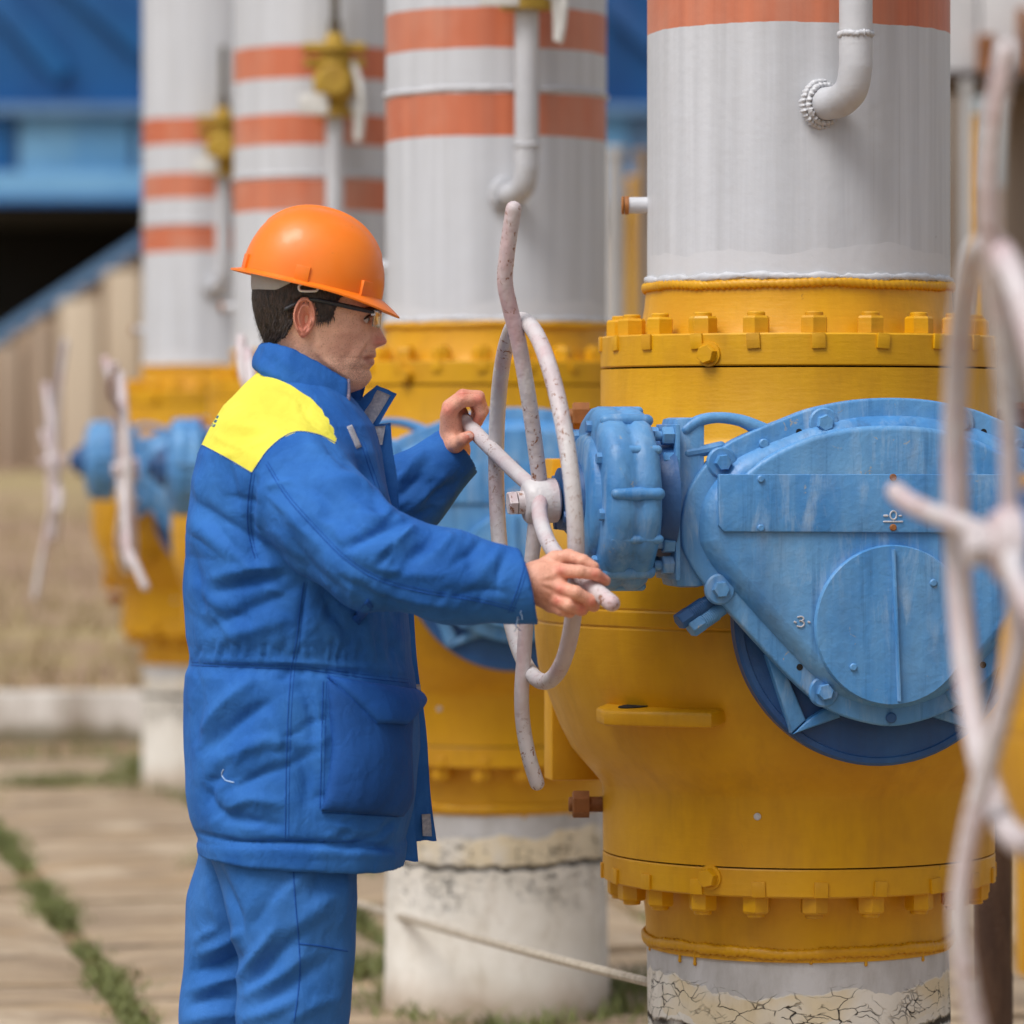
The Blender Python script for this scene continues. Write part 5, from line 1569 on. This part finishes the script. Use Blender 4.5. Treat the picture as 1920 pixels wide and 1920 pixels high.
# eye and brow: small pieces of the face
NAIL = simple('finger_nail', sc(232, 186, 170), sc(222, 172, 156), 60, .35)
for (u, v, Y, rx, rz, tilt) in ((881, 817, 7.6495, .0062, .0050, .5), (1134, 1086, 6.9675, .0058, .0045, -.5)):
    mb = MB(); mb.lathe([(math.sin(a), math.cos(a)) for a in np.linspace(.05, 1.57, 7)], 18, Matrix.Translation(Vector(at(u, v, Y))) @ Matrix.Rotation(tilt, 4, 'Y') @ Matrix.Rotation(math.radians(90), 4, 'X') @ Matrix.Diagonal((rx, rz, .0014, 1)))
    cl('finger_nail', np.array(mb.V), mb.F, NAIL, person, 180)
# ================= hair
HAIRM = NT('dark_hair')
v_ = HAIRM.coord((1, 1, .22), rand=False)
hn1 = HAIRM.noise(v_, 260, 4, .6)
HAIRM = HAIRM.fin(HAIRM.mix(HAIRM.mr(hn1, .35, .7), sc(24, 19, 19), sc(78, 62, 56)), .45, HAIRM.bump(hn1, .9, .004))
# hair line on the near side (u at each height), the far side mirrors it
HLv = [500, 530, 548, 562, 575, 590, 600, 604]
HLu = [665, 660, 653, 641, 636, 630, 625, 618]
def hairline_u(v): return np.interp(v, HLv + [606, 610], HLu + [605, 560])
hrows = np.arange(497, 646, 2.0); hcols = 150
HVv = []; keep = []
for v in hrows:
    th = np.linspace(.18 * math.pi, math.pi * 1.82, hcols)
    u, d = head_surface(v, th)
    # allowed region: behind the hair line; round the ear; down to the nape
    if v < 606:
        m = (hairline_u(v) - u)
    else:
        m = np.interp(v, [606, 612, 622, 634, 645], [553, 551, 547, 538, 522]) - u
    thick = np.clip(m / 10, 0, 1) * np.interp(v, [497, 560, 610, 645], [7.5, 8, 6.5, 2.2])
    jag = np.sin(th * 60 + v * .9) + np.sin(th * 23 - v * 1.7)
    thick = thick + .5 * jag * (thick > 0)
    thick = np.where(((u - 576) / 23) ** 2 + ((v - 599) / 41) ** 2 < 1, -8, thick)
    r_ = np.hypot(u - 585, d)
    k = (r_ + thick - np.where(m < -1.5 + .8 * jag, 6, 0)) / r_
    HVv.append(np.stack([585 + (u - 585) * k, np.full(hcols, v), d * k], 1))
HVv = np.array(HVv)
hf = []
for i in range(len(hrows) - 1):
    for k in range(hcols - 1): hf.append((i * hcols + k, i * hcols + k + 1, (i + 1) * hcols + k + 1, (i + 1) * hcols + k))
hw_ = px2w(HVv).reshape(-1, 3)
# strands
sv = []; sf = []
rr = random.Random(11)
for _ in range(5200):
    v = rr.uniform(505, 640); th = rr.choice([-1, 1]) * rr.uniform(.35, 1.0) * math.pi
    u, d = head_surface(v, np.array([th])); u = u[0]; d = d[0]
    lim = hairline_u(v) if v < 606 else np.interp(v, [606, 612, 622, 634, 645], [551, 549, 545, 536, 520])
    if u > lim + rr.uniform(-2, 3): continue
    if 556 < u < 596 and v > 566: continue
    L = rr.uniform(6, 15); du = rr.uniform(-4, 1); r_ = math.hypot(u - 585, d); k0 = (r_ + 5) / r_; k1 = (r_ + rr.uniform(6, 10)) / r_
    p0 = np.array([585 + (u - 585) * k0, v, d * k0]); p1 = np.array([585 + (u + du - 585) * k1, v + L, d * k1]); w_ = rr.uniform(.5, 1.0)
    tdir = np.array([-(d), 0, (u - 585)]); tdir = tdir / (np.linalg.norm(tdir) + 1e-6) * w_
    b0 = len(hw_) + len(sv); sv += [p0 - tdir, p0 + tdir, p1]; sf.append((b0, b0 + 1, b0 + 2))
hall = np.concatenate([hw_, px2w(np.array(sv))])
cl('hair', hall, hf + sf, HAIRM, None, 180)
# eyebrow, eyeball
EYE = simple('eye_white', sc(205, 195, 190), sc(185, 170, 165), 30, .2)
IRI = simple('iris', sc(46, 34, 28), sc(30, 22, 20), 40, .15)
for s_ in (-1, 1):
    mb = MB(); c = px2w(np.array([682.0, 597.5, s_ * 31.0]))
    mb.lathe([(11.6 * KP * math.sin(a), 11.6 * KP * math.cos(a)) for a in np.linspace(.05, 3.09, 12)], 18, Matrix.Translation(c)); e = cl('eyeball', np.array(mb.V), mb.F, EYE)
    mb = MB(); mb.lathe([(5.6 * KP * math.sin(a), 2.2 * KP * math.cos(a)) for a in np.linspace(.05, 1.57, 6)], 16, Matrix.Translation(px2w(np.array([692.0, 598, s_ * 31.5]))) @ Matrix.Rotation(math.radians(90), 4, 'Y')); cl('iris', np.array(mb.V), mb.F, IRI, e)
    bp = []
    for t in np.linspace(0, 1, 6):
        d = 14 + 30 * t; v = 584 - 4 * math.sin(t * 2.4); th = math.asin(min(.9, d / 84)); u, dd = head_surface(v, np.array([th])); bp.append(px2w(np.array([u[0] + .6, v, s_ * dd[0]])))
    tube_part('eyebrow', bp, [.0012, .0030, .0034, .0032, .0026, .0010], HAIRM, person)
    lid = [px2w(np.array([696.2, 594.5, s_ * 22])), px2w(np.array([697.0, 592.5, s_ * 30])), px2w(np.array([692.0, 594.5, s_ * 38])), px2w(np.array([685, 599, s_ * 42]))]
    tube_part('eyelid', lid, [.0016, .0024, .0024, .0014], SKIN, person)

# ================= collar
def loftsheet(rowsP, thick):
    """closed thick sheet from a grid of points (rows x cols x 3)"""
    P = np.asarray(rowsP, float); R_, Cc = P.shape[:2]
    du = np.gradient(P, axis=1); dv = np.gradient(P, axis=0); Nn = np.cross(du, dv); Nn /= (np.linalg.norm(Nn, axis=2, keepdims=True) + 1e-9)
    e = np.minimum.outer(np.minimum(np.arange(R_), R_ - 1 - np.arange(R_)), np.full(Cc, 99)); e2 = np.minimum(np.arange(Cc), Cc - 1 - np.arange(Cc))[None, :]
    ed = np.minimum(e, e2); tk = thick * np.where(ed == 0, .45, np.where(ed == 1, .85, 1.0))[..., None] / 2
    V = np.concatenate([(P + Nn * tk).reshape(-1, 3), (P - Nn * tk).reshape(-1, 3)]); nb_ = R_ * Cc; F = []
    for j in range(R_ - 1):
        for i in range(Cc - 1):
            q = (j * Cc + i, j * Cc + i + 1, (j + 1) * Cc + i + 1, (j + 1) * Cc + i)
            F.append(q); F.append(tuple(x + nb_ for x in q[::-1]))
    def rim(a, b_): F.append((a, a + nb_, b_ + nb_, b_))
    for j in range(R_ - 1): rim((j) * Cc, (j + 1) * Cc); rim((j + 1) * Cc + Cc - 1, j * Cc + Cc - 1)
    for i in range(Cc - 1): rim(i + 1, i); rim((R_ - 1) * Cc + i, (R_ - 1) * Cc + i + 1)
    return V, F
ncol, nrow = 72, 14
grid = []
rr = random.Random(5)
ts = np.linspace(0, 1, ncol)
for j in range(nrow):
    s = j / (nrow - 1)           # 0 bottom, 1 top
    row = []
    for t in ts:
        # bottom and top edges, near front (t=0) -> back (t=.5) -> far front (t=1), in px (u, v, d)
        side = -1 if t < .5 else 1
        q = abs(t - .5) * 2       # 1 at the fronts, 0 at the back
        ub = np.interp(q, [0, .2, .45, .7, .88, 1], [479, 498, 545, 600, 636, 650]); vb = np.interp(q, [0, .2, .45, .7, .88, 1], [692, 704, 728, 760, 786, 796]); db = np.interp(q, [0, .2, .45, .7, .88, 1], [0, 76, 112, 112, 92, 74])
        ut = np.interp(q, [0, .2, .45, .7, .88, 1], [494, 508, 548, 604, 640, 654]); vt = np.interp(q, [0, .2, .45, .7, .88, 1], [644, 645, 655, 684, 707, 714]); dt = np.interp(q, [0, .2, .45, .7, .88, 1], [0, 52, 78, 78, 68, 60])
        b_ = 7 * math.sin(math.pi * s) + 1.6 * math.sin(t * 70) * s + 3.0 * math.sin(q * 9 + s * 5) * math.sin(math.pi * s)
        if side > 0 and q > .8:       # far front falls open
            k = (q - .8) / .2; ub += 12 * k; ut += 28 * k; db += 6 * k; dt += 14 * k; vt += 12 * k
        u = ub + (ut - ub) * s; v = vb + (vt - vb) * s + .8 * math.sin(t * 140) * (s > .95); d = (db + (dt - db) * s) + b_
        row.append(px2w(np.array([u - b_ * .5 * (1 - q), v, side * d])))
    grid.append(row)
cV, cF = loftsheet(grid, .014)
collar = cl('collar', cV, cF, SEAM if False else JKT, jk, 180)
vattr(collar.data, 'yoke', np.full(len(cV), 50.0))
# frayed zip edge of the collar
tube_part('frayed_edge', [px2w(np.array(p)) for p in ((656, 714, -68), (657, 735, -73), (655, 755, -80), (651, 776, -86), (648, 796, -88))], [.003, .0034, .0038, .0042, .005], FRAY, jk)
tube_part('frayed_edge', [px2w(np.array(p)) for p in ((640, 790, -90), (648, 800, -88), (656, 796, -84))], [.003, .0045, .003], FRAY, jk)
# far lapel standing open with its hook and loop strip
def quad_sheet(c4, n, m, thick, bow=0.0, wav=0.0):
    a, b_, c, d = [np.array(p, float) for p in c4]   # tl, tr, br, bl (u, v, d px)
    g = []
    for j in range(m):
        s = j / (m - 1); r = []
        for i in range(n):
            t = i / (n - 1)
            p = (a * (1 - t) + b_ * t) * (1 - s) + (d * (1 - t) + c * t) * s
            p = p + np.array([wav * math.sin(s * 11 + t * 2), wav * .6 * math.sin(t * 9), -bow * math.sin(math.pi * t) * math.sin(math.pi * s)])
            r.append(px2w(p))
        g.append(r)
    return loftsheet(g, thick)
def sheet_part(name, c4, n, m, thick, mat, par, bow=0, wav=0):
    V, F = quad_sheet(c4, n, m, thick, bow, wav)
    o = cl(name, V, F, mat, par, 180)
    if mat is JKT: vattr(o.data, 'yoke', np.full(len(V), 50.0))
    return o
lap = sheet_part('lapel', [(660, 762, 36), (704, 722, 52), (742, 738, 48), (702, 810, 28)], 12, 12, .011, JKT, jk, 5, 1.0)
sheet_part('lapel', [(648, 768, 34), (668, 748, 40), (704, 800, 30), (690, 806, 28)], 8, 8, .010, JKT, jk, 2, .6)
sheet_part('hook_strip', [(706, 731, 40), (731, 741, 38), (699, 794, 20), (676, 784, 24)], 8, 10, .004, VEL, lap, 5)
# front plackets
pl1 = sheet_part('placket', [(690, 800, 26), (730, 792, 34), (752, 985, 30), (716, 985, 20)], 8, 26, .010, JKT, jk, 3, 1.2)
sheet_part('hook_strip', [(696, 800, 14), (722, 798, 20), (716, 834, 18), (694, 836, 12)], 6, 6, .004, VEL, pl1, 1)
pl2 = sheet_part('placket', [(742, 985, 34), (770, 1130, 50), (816, 1582, 60), (776, 1580, 40)], 8, 60, .010, JKT, jk, 2, 2.0)
pl3 = sheet_part('placket', [(728, 985, 0), (765, 1130, 20), (782, 1616, 10), (742, 1612, -20)], 8, 60, .010, JKT, jk, 2, 2.2)
sheet_part('hook_strip', [(790, 1530, 36), (806, 1530, 42), (809, 1572, 42), (792, 1571, 36)], 5, 6, .004, VEL, pl2)
sheet_part('hook_strip', [(775, 1285, 32), (787, 1285, 38), (790, 1325, 38), (778, 1326, 32)], 5, 6, .004, VEL, pl2)
h_ = patch([[(650, 800), (668, 842)], [(659, 797), (677, 838)]], .003, 0, 5, 8); cl('hook_strip', h_[0], h_[1], VEL, jk, 180)
# patch pocket, its flap, side pocket welt, collar of the cuffs
V_, F_ = patch([[(614, 1278), (618, 1340), (622, 1400), (616, 1460), (602, 1520)], [(776, 1306), (766, 1380), (766, 1440), (768, 1500), (752, 1530)]], .009, .020, 22, 26)
pk = cl('pocket', V_, F_, POC, jk, 180)
V_, F_ = patch([[(612, 1270), (646, 1304), (672, 1332), (692, 1355)], [(770, 1292), (784, 1310), (762, 1334), (738, 1358)]], .015, .012, 20, 14, None, .002, .018)
fp_ = cl('pocket_flap', V_, F_, mat_cloth('pocket_flap_cloth', (.010, .080, .34), (.016, .11, .42), False, .5), jk, 180)
tube_part('flap_edge', [Vector(V_[j * 20]) for j in range(14)], .0016, SEAM, fp_, 6)
tube_part('flap_edge', [Vector(V_[j * 20 + 19]) for j in range(14)], .0016, SEAM, fp_, 6)
V_, F_ = patch([[(660, 1160), (690, 1122)], [(672, 1172), (700, 1136)]], .004, 0, 6, 8); cl('pocket_welt', V_, F_, SEAM, jk, 180)
V_, F_ = patch([[(696, 1357), (700, 1364)], [(722, 1358), (718, 1366)]], .012, 0, 6, 4); cl('frayed_edge', V_, F_, FRAY, jk, 180)
for pts in ([(499, 871), (537, 932), (591, 993), (645, 1047), (709, 1088), (794, 1111), (899, 1128), (965, 1146)],
            [(472, 886), (466, 930), (464, 980), (470, 1020), (478, 1046)], [(376, 833), (425, 859), (472, 887)], [(472, 887), (486, 866), (502, 844), (530, 820), (560, 809), (600, 816), (630, 831)],
            [(570, 1092), (562, 1140), (556, 1200), (547, 1250), (541, 1320), (538, 1400), (536, 1480), (535, 1575)],
            [(352, 1247), (450, 1251), (560, 1255), (620, 1262), (690, 1272), (765, 1280)], [(986, 1052), (972, 1100), (954, 1148)],
            [(606, 1278), (604, 1350), (602, 1440), (600, 1515)], [(604, 1524), (680, 1528), (746, 1532)], [(676, 830), (700, 900), (722, 962)]):
    L = seam(pts)
    if len(L) > 3: tube_part('seam', L, .0009, SEAM, jk, 6, 1)
    if pts[-1] in ((472, 887), (630, 831)): continue
    A_ = [np.array(q, float) for q in pts]; T_ = A_[-1] - A_[0]; n_ = np.array([T_[1], -T_[0]]) / (np.linalg.norm(T_) + 1e-6) * 6.0
    L = seam([q + n_ for q in A_])
    if len(L) > 3: tube_part('stitching', L, .0006, SEAM, jk, 5, 1)
for k in range(3):         # small printed mark on the back of the yoke
    V_, F_ = patch([[(402 - 4 * k, 778 + 8 * k), (399 - 4 * k, 783 + 8 * k)], [(411 - 3 * k, 780 + 8 * k), (408 - 3 * k, 785 + 8 * k)]], .0007, 0, 4, 3); cl('printed_mark', V_, F_, simple('dark_print', sc(50, 92, 120), sc(60, 100, 126), 30, .8), jk, 180)
L = seam([(419, 1443), (416, 1452), (422, 1462), (430, 1465), (438, 1467)]); THR = simple('white_thread', sc(180, 205, 235), sc(150, 185, 225), 60, .9)
if len(L) > 2: tube_part('loose_thread', L, .0011, THR, jk, 5, 1)
# frayed cuff threads
for k in range(16):
    p = W(985 - k * 1.2 + random.uniform(-4, 4), 1128 + k * 2.6, -.37 + random.uniform(-.02, .02)); q = p + np.array([random.uniform(-.004, .008), random.uniform(-.006, .004), -random.uniform(.006, .018)])
    tube_part('loose_thread', [p, (p + q) / 2 + np.random.default_rng(k).normal(0, .002, 3), q], .0006, THR if k % 3 else SEAM, jk, 4, 2)

# ================= trousers, boots
def trousers(P):
    n = arm(P, [W(534, 1560, -.085), W(548, 1690, -.108), W(556, 1800, -.112), W(548, 1900, -.114), W(520, 2340, -.112)], [.116, .101, .086, .084, .084], .05)
    f = arm(P, [W(505, 1560, .088), W(458, 1700, .095), W(436, 1800, .098), W(426, 1900, .10), W(392, 2340, .10)], [.112, .090, .072, .074, .082], .05)
    h = ell(P, W(525, 1545, 0), (.128, .185, .12))
    d = smin(smin(n, f, .02), h, .06)
    return np.maximum(d, W(500, 2352, 0)[2] - P[2])
lo = np.array([W(300, 1500)[0], YM - .27, W(0, 2375)[2]]); hi = np.array([W(700, 1500)[0], YM + .27, W(0, 1450)[2]])
TV, TF = nets(trousers, lo, hi, .0058)
TN = normals(TV, TF)
TFOLD = [
    ([(398, 1606), (420, 1660), (446, 1715), (456, 1760)], 9, -9), ([(585, 1612), (550, 1660), (500, 1700)], 18, 6), ([(540, 1640), (505, 1690), (470, 1740)], 13, -7), ([(640, 1660), (590, 1710), (540, 1740)], 18, 5),
    ([(515, 1738), (500, 1765), (474, 1800), (452, 1832)], 11, 10), ([(560, 1758), (520, 1790), (486, 1830), (462, 1850)], 12, -9), ([(570, 1790), (530, 1825), (490, 1850), (458, 1868)], 12, 8), ([(620, 1800), (570, 1830), (520, 1868), (480, 1890)], 14, -6), ([(560, 1870), (510, 1895), (455, 1912)], 11, 8),
    ([(630, 1870), (580, 1890), (540, 1915)], 14, 5), ([(390, 1640), (400, 1700), (420, 1740)], 12, 6), ([(456, 1745), (420, 1770), (372, 1790)], 12, 9), ([(455, 1790), (420, 1810), (368, 1822)], 10, -9), ([(450, 1830), (410, 1840), (362, 1858)], 11, 8), ([(440, 1870), (400, 1872), (356, 1886)], 10, -8), ([(445, 1900), (400, 1905), (350, 1915)], 11, 7),
    ([(410, 1740), (385, 1752), (366, 1770)], 9, 6), ([(600, 1620), (590, 1690)], 12, -4), ([(640, 1610), (645, 1680), (640, 1740)], 12, 4), ([(640, 1780), (640, 1840), (630, 1900)], 13, 4),
]
GAIN = 1.3
TV = sculpt(TV, TN, TFOLD); GAIN = 1.0; TN = normals(TV, TF)
low = np.clip((W(0, 1930)[2] - TV[:, 2]) * 8, 0, 1)
TV = TV + TN * (.002 * nz(TV, 30, 5) + .008 * low * nz(TV * np.array([.5, .5, 2]), 16, 6))[:, None]
tr = cl('trousers', TV, TF, TRS, None, None)
TBV = BVHTree.FromPolygons([Vector(p) for p in TV], TF.tolist())
for pts in ([(549, 1612), (553, 1680), (560, 1760), (562, 1830), (552, 1915)], [(562, 1770), (600, 1774), (652, 1784)]):
    L = seam(pts, bvh=TBV)
    if len(L) > 3: tube_part('seam', L, .0011, SEAM, tr, 6, 1)
BOOT = simple('black_boot', sc(40, 38, 36), sc(58, 52, 46), 20, .6); SOLE = simple('boot_sole', sc(28, 26, 25), sc(40, 36, 32), 20, .9)
for (u, d) in ((520, -.112), (392, .10)):
    c = W(u, 2340, d)
    sec = [(-.10, .030, .075), (-.085, .040, .10), (-.04, .044, .135), (.0, .046, .125), (.05, .046, .095), (.10, .050, .075), (.15, .048, .062), (.19, .036, .048), (.205, .015, .030)]
    V = []; F = []; n = 16
    for (x, w_, h_) in sec:
        for k in range(n):
            a = 2 * math.pi * k / n
            zz = h_ * (.5 + .5 * math.sin(a)); V.append((c[0] + x + .02, c[1] + w_ * math.copysign(abs(math.cos(a)) ** .7, math.cos(a)), .022 + zz))
    for i in range(len(sec) - 1):
        for k in range(n): F.append((i * n + k, (i + 1) * n + k, (i + 1) * n + (k + 1) % n, i * n + (k + 1) % n))
    F.append(tuple(range(n))); F.append(tuple((len(sec) - 1) * n + k for k in reversed(range(n))))
    bt = cl('boot', V, F, BOOT)
    mb = MB(); out = [(c[0] + x + .02, c[1] + s_ * (w_ + .004)) for s_ in (1,) for (x, w_, h_) in sec] + [(c[0] + x + .02, c[1] - (w_ + .004)) for (x, w_, h_) in reversed(sec)]
    mb.prism(out, .0, .026, .004); mb.V = [(x, z, -y) for (x, y, z) in mb.V]; mb.F = [tuple(reversed(f)) for f in mb.F]
    cl('sole', np.array(mb.V), mb.F, SOLE, bt)

# ================= hard hat
HAT = NT('orange_helmet_plastic')
hv_ = HAT.coord(rand=False)
hn_ = HAT.noise(hv_, 9, 5, .6)
hsx = HAT.noise(HAT.coord((60, 8, 60), rand=False), 1, 5, .6)
hcol = HAT.mix(HAT.mr(hn_, .35, .7), (.93, .19, .004), (.90, .22, .010))
hcol = HAT.mix(HAT.math('MULTIPLY', HAT.mr(HAT.noise(hv_, 70, 5, .7), .66, .72), .4), hcol, sc(150, 80, 40))
HAT = HAT.fin(hcol, HAT.mr(hsx, .3, .7, .34, .5), HAT.bump(HAT.noise(hv_, 40, 3), .05, .003), Coat_Weight=.1)
hat = empty('hard_hat', W(585, 532)); tag(hat, 'orange plastic hard hat worn by the worker', 'helmet')
PITCH = math.radians(13.2)
def hx(x, y, z):
    """helmet axes (forward, side, up; metres) -> local"""
    return np.array([x * math.cos(PITCH) + z * math.sin(PITCH), y, -x * math.sin(PITCH) + z * math.cos(PITCH)])
def hat_r(th):
    c, s = np.cos(th), np.sin(th); a = .1235; b_ = .104
    return (np.abs(c / a) ** 2.15 + np.abs(s / b_) ** 2.15) ** (-1 / 2.15)
H0 = .1295
def dome(th, t):
    """t 0 apex .. 1 rim"""
    ang = t * math.pi / 2
    r = hat_r(th) * (math.sin(ang) ** .92); z = H0 * (max(0, math.cos(ang)) ** .90)
    x = r * math.cos(th) - .004 * (1 - t); y = r * math.sin(th)
    rid = .0052 * math.exp(-(y / .011) ** 2) * (1 if t < .66 else max(0, 1 - (t - .66) / .03)) * (1 if x > -.1 else .5)
    return x, y, z + rid
V = []; F = []; n = 120; m = 44
for i in range(m):
    t = .004 + (1 - .004) * i / (m - 1)
    for k in range(n): V.append(hx(*dome(2 * math.pi * k / n, t)))
# brim: outwards, long at the front
nb_ = 7
for i in range(1, nb_ + 1):
    s = i / nb_
    for k in range(n):
        th = 2 * math.pi * k / n; r = hat_r(th); fr = max(0, math.cos(th)) ** 3
        w_ = .0085 + .028 * fr + .010 * max(0, -math.cos(th)) ** 3
        dz = -.0055 * s - .016 * fr * s ** 1.2 + .003 * (1 - fr) * 0
        V.append(hx((r + w_ * s) * math.cos(th), (r + w_ * s) * math.sin(th), dz))
tot = m + nb_
outer = len(V)
# inner skin
for i in range(tot - 1, -1, -1):
    for k in range(n):
        p = V[i * n + k]
        if i >= m: q = p - hx(0, 0, .0030)
        else:
            th = 2 * math.pi * k / n; x, y, z = dome(th, .004 + (1 - .004) * i / (m - 1)); q = hx(x * .972, y * .972, z * .975 - .003)
        V.append(q)
rowsN = 2 * tot
for i in range(rowsN - 1):
    for k in range(n): F.append((i * n + k, (i + 1) * n + k, (i + 1) * n + (k + 1) % n, i * n + (k + 1) % n))
F.append(tuple(reversed(range(n)))) if False else F.append(tuple(range(n - 1, -1, -1)))
sh = link('shell', mesh('shell', V, F, HAT, 50), hat)
for a in (math.radians(-163), math.radians(-98), math.radians(-36), math.radians(163), math.radians(98), math.radians(36)):
    r = hat_r(a); mb = MB(); Mx = Matrix.Rotation(a, 4, 'Z') ; mb.box((r - .012, -.0125, -.002), (r + .0022, .0125, .024), .0015, Mx)
    link('lug', mesh('lug', [hx(*p) for p in mb.V], mb.F, HAT, 40), sh)
STRAP = simple('grey_strap', sc(176, 176, 180), sc(160, 160, 166), 10, .5); BUCK = simple('white_buckle', sc(228, 228, 232), sc(215, 215, 220), 10, .35)
g = []
org = W(585, 532)
for j in range(8):
    s = j / 7; row = []
    for q in np.linspace(-1, 1, 40):
        aq = abs(q)
        vt = np.interp(aq, [0, .55, 1], [505, 508, 521]); vb = np.interp(aq, [0, .30, .62, .80, 1], [543, 544, 546, 534, 524])
        v = vt + (vb - vt) * s
        th = math.pi + q * 1.46 * (1 if aq < 2 else 1)
        u, d = head_surface(v, np.array([th])); r_ = math.hypot(u[0] - 585, d[0]); k = (r_ + 10.5 - 2 * s) / r_
        row.append(px2w(np.array([585 + (u[0] - 585) * k, v, d[0] * k])) - org)
    g.append(row)
V_, F_ = loftsheet(g, .003)
link('headband', mesh('headband', V_, F_, STRAP, 60), hat)
for s_ in (-1, 1):
    mb = MB(); L = [(572, 522), (575, 533), (566, 539), (566, 546), (572, 549), (594, 549), (600, 546), (599, 540), (590, 534), (592, 522)]
    mb.tube([px2w(np.array([u, v, s_ * 99.0])) - org for u, v in L], .0021, 8, sub=4); link('strap_buckle', mesh('strap_buckle', mb.V, mb.F, BUCK, 180), hat)

# ================= safety glasses
GF = simple('black_frame_plastic', sc(34, 36, 42), sc(46, 48, 54), 20, .4)
LN = NT('clear_lens'); LN.fin((.98, .94, .86), .04, Transmission_Weight=.95, IOR=1.25); LN = LN.m
gls = empty('safety_glasses', W(650, 588)); tag(gls, 'clear safety glasses with dark temples on the face of the worker', 'glasses')
go = W(650, 588)
for s_ in (-1, 1):
    mb = MB(); L = [(541, 582, 86), (552, 576, 86), (572, 566, 84), (594, 565, 89), (625, 570.5, 87), (660, 578, 83), (690, 584.5, 75), (702, 587, 67)]
    mb.tube([px2w(np.array([u, v, s_ * d])) - go for u, v, d in L], [.0036, .0036, .0026, .0034, .0040, .0042, .0040, .0032], 8, sub=4)
    link('temple', mesh('temple', mb.V, mb.F, GF, 180), gls)
    mb = MB(); mb.box((-.004, -.0025, -.005), (.004, .0025, .004), .001, Matrix.Translation(Vector(px2w(np.array([702, 588, s_ * 66])) - go))); link('hinge', mesh('hinge', mb.V, mb.F, BUCK, 60), gls)
g = []
for j in range(14):
    s = j / 13; row = []
    for q in np.linspace(-1, 1, 48):
        a = q * 1.02
        d = 66 * math.sin(a) / math.sin(1.02); u = 703 + 12 * (math.cos(a) - math.cos(1.02)) / (1 - math.cos(1.02))
        hgt = 33 * (1 - .10 * q * q) - 12 * math.exp(-(q / .13) ** 2)
        row.append(px2w(np.array([u - 3.0 * s, 583.5 + hgt * s, d])) - go)
    g.append(row)
V_, F_ = loftsheet(g, .002)
link('lens', mesh('lens', V_, F_, LN, 60), gls)
mb = MB(); mb.tube([Vector(p) + Vector((0, 0, .001)) for p in g[0][::4]], .0016, 6, sub=2); link('brow_bar', mesh('brow_bar', mb.V, mb.F, GF, 180), gls)
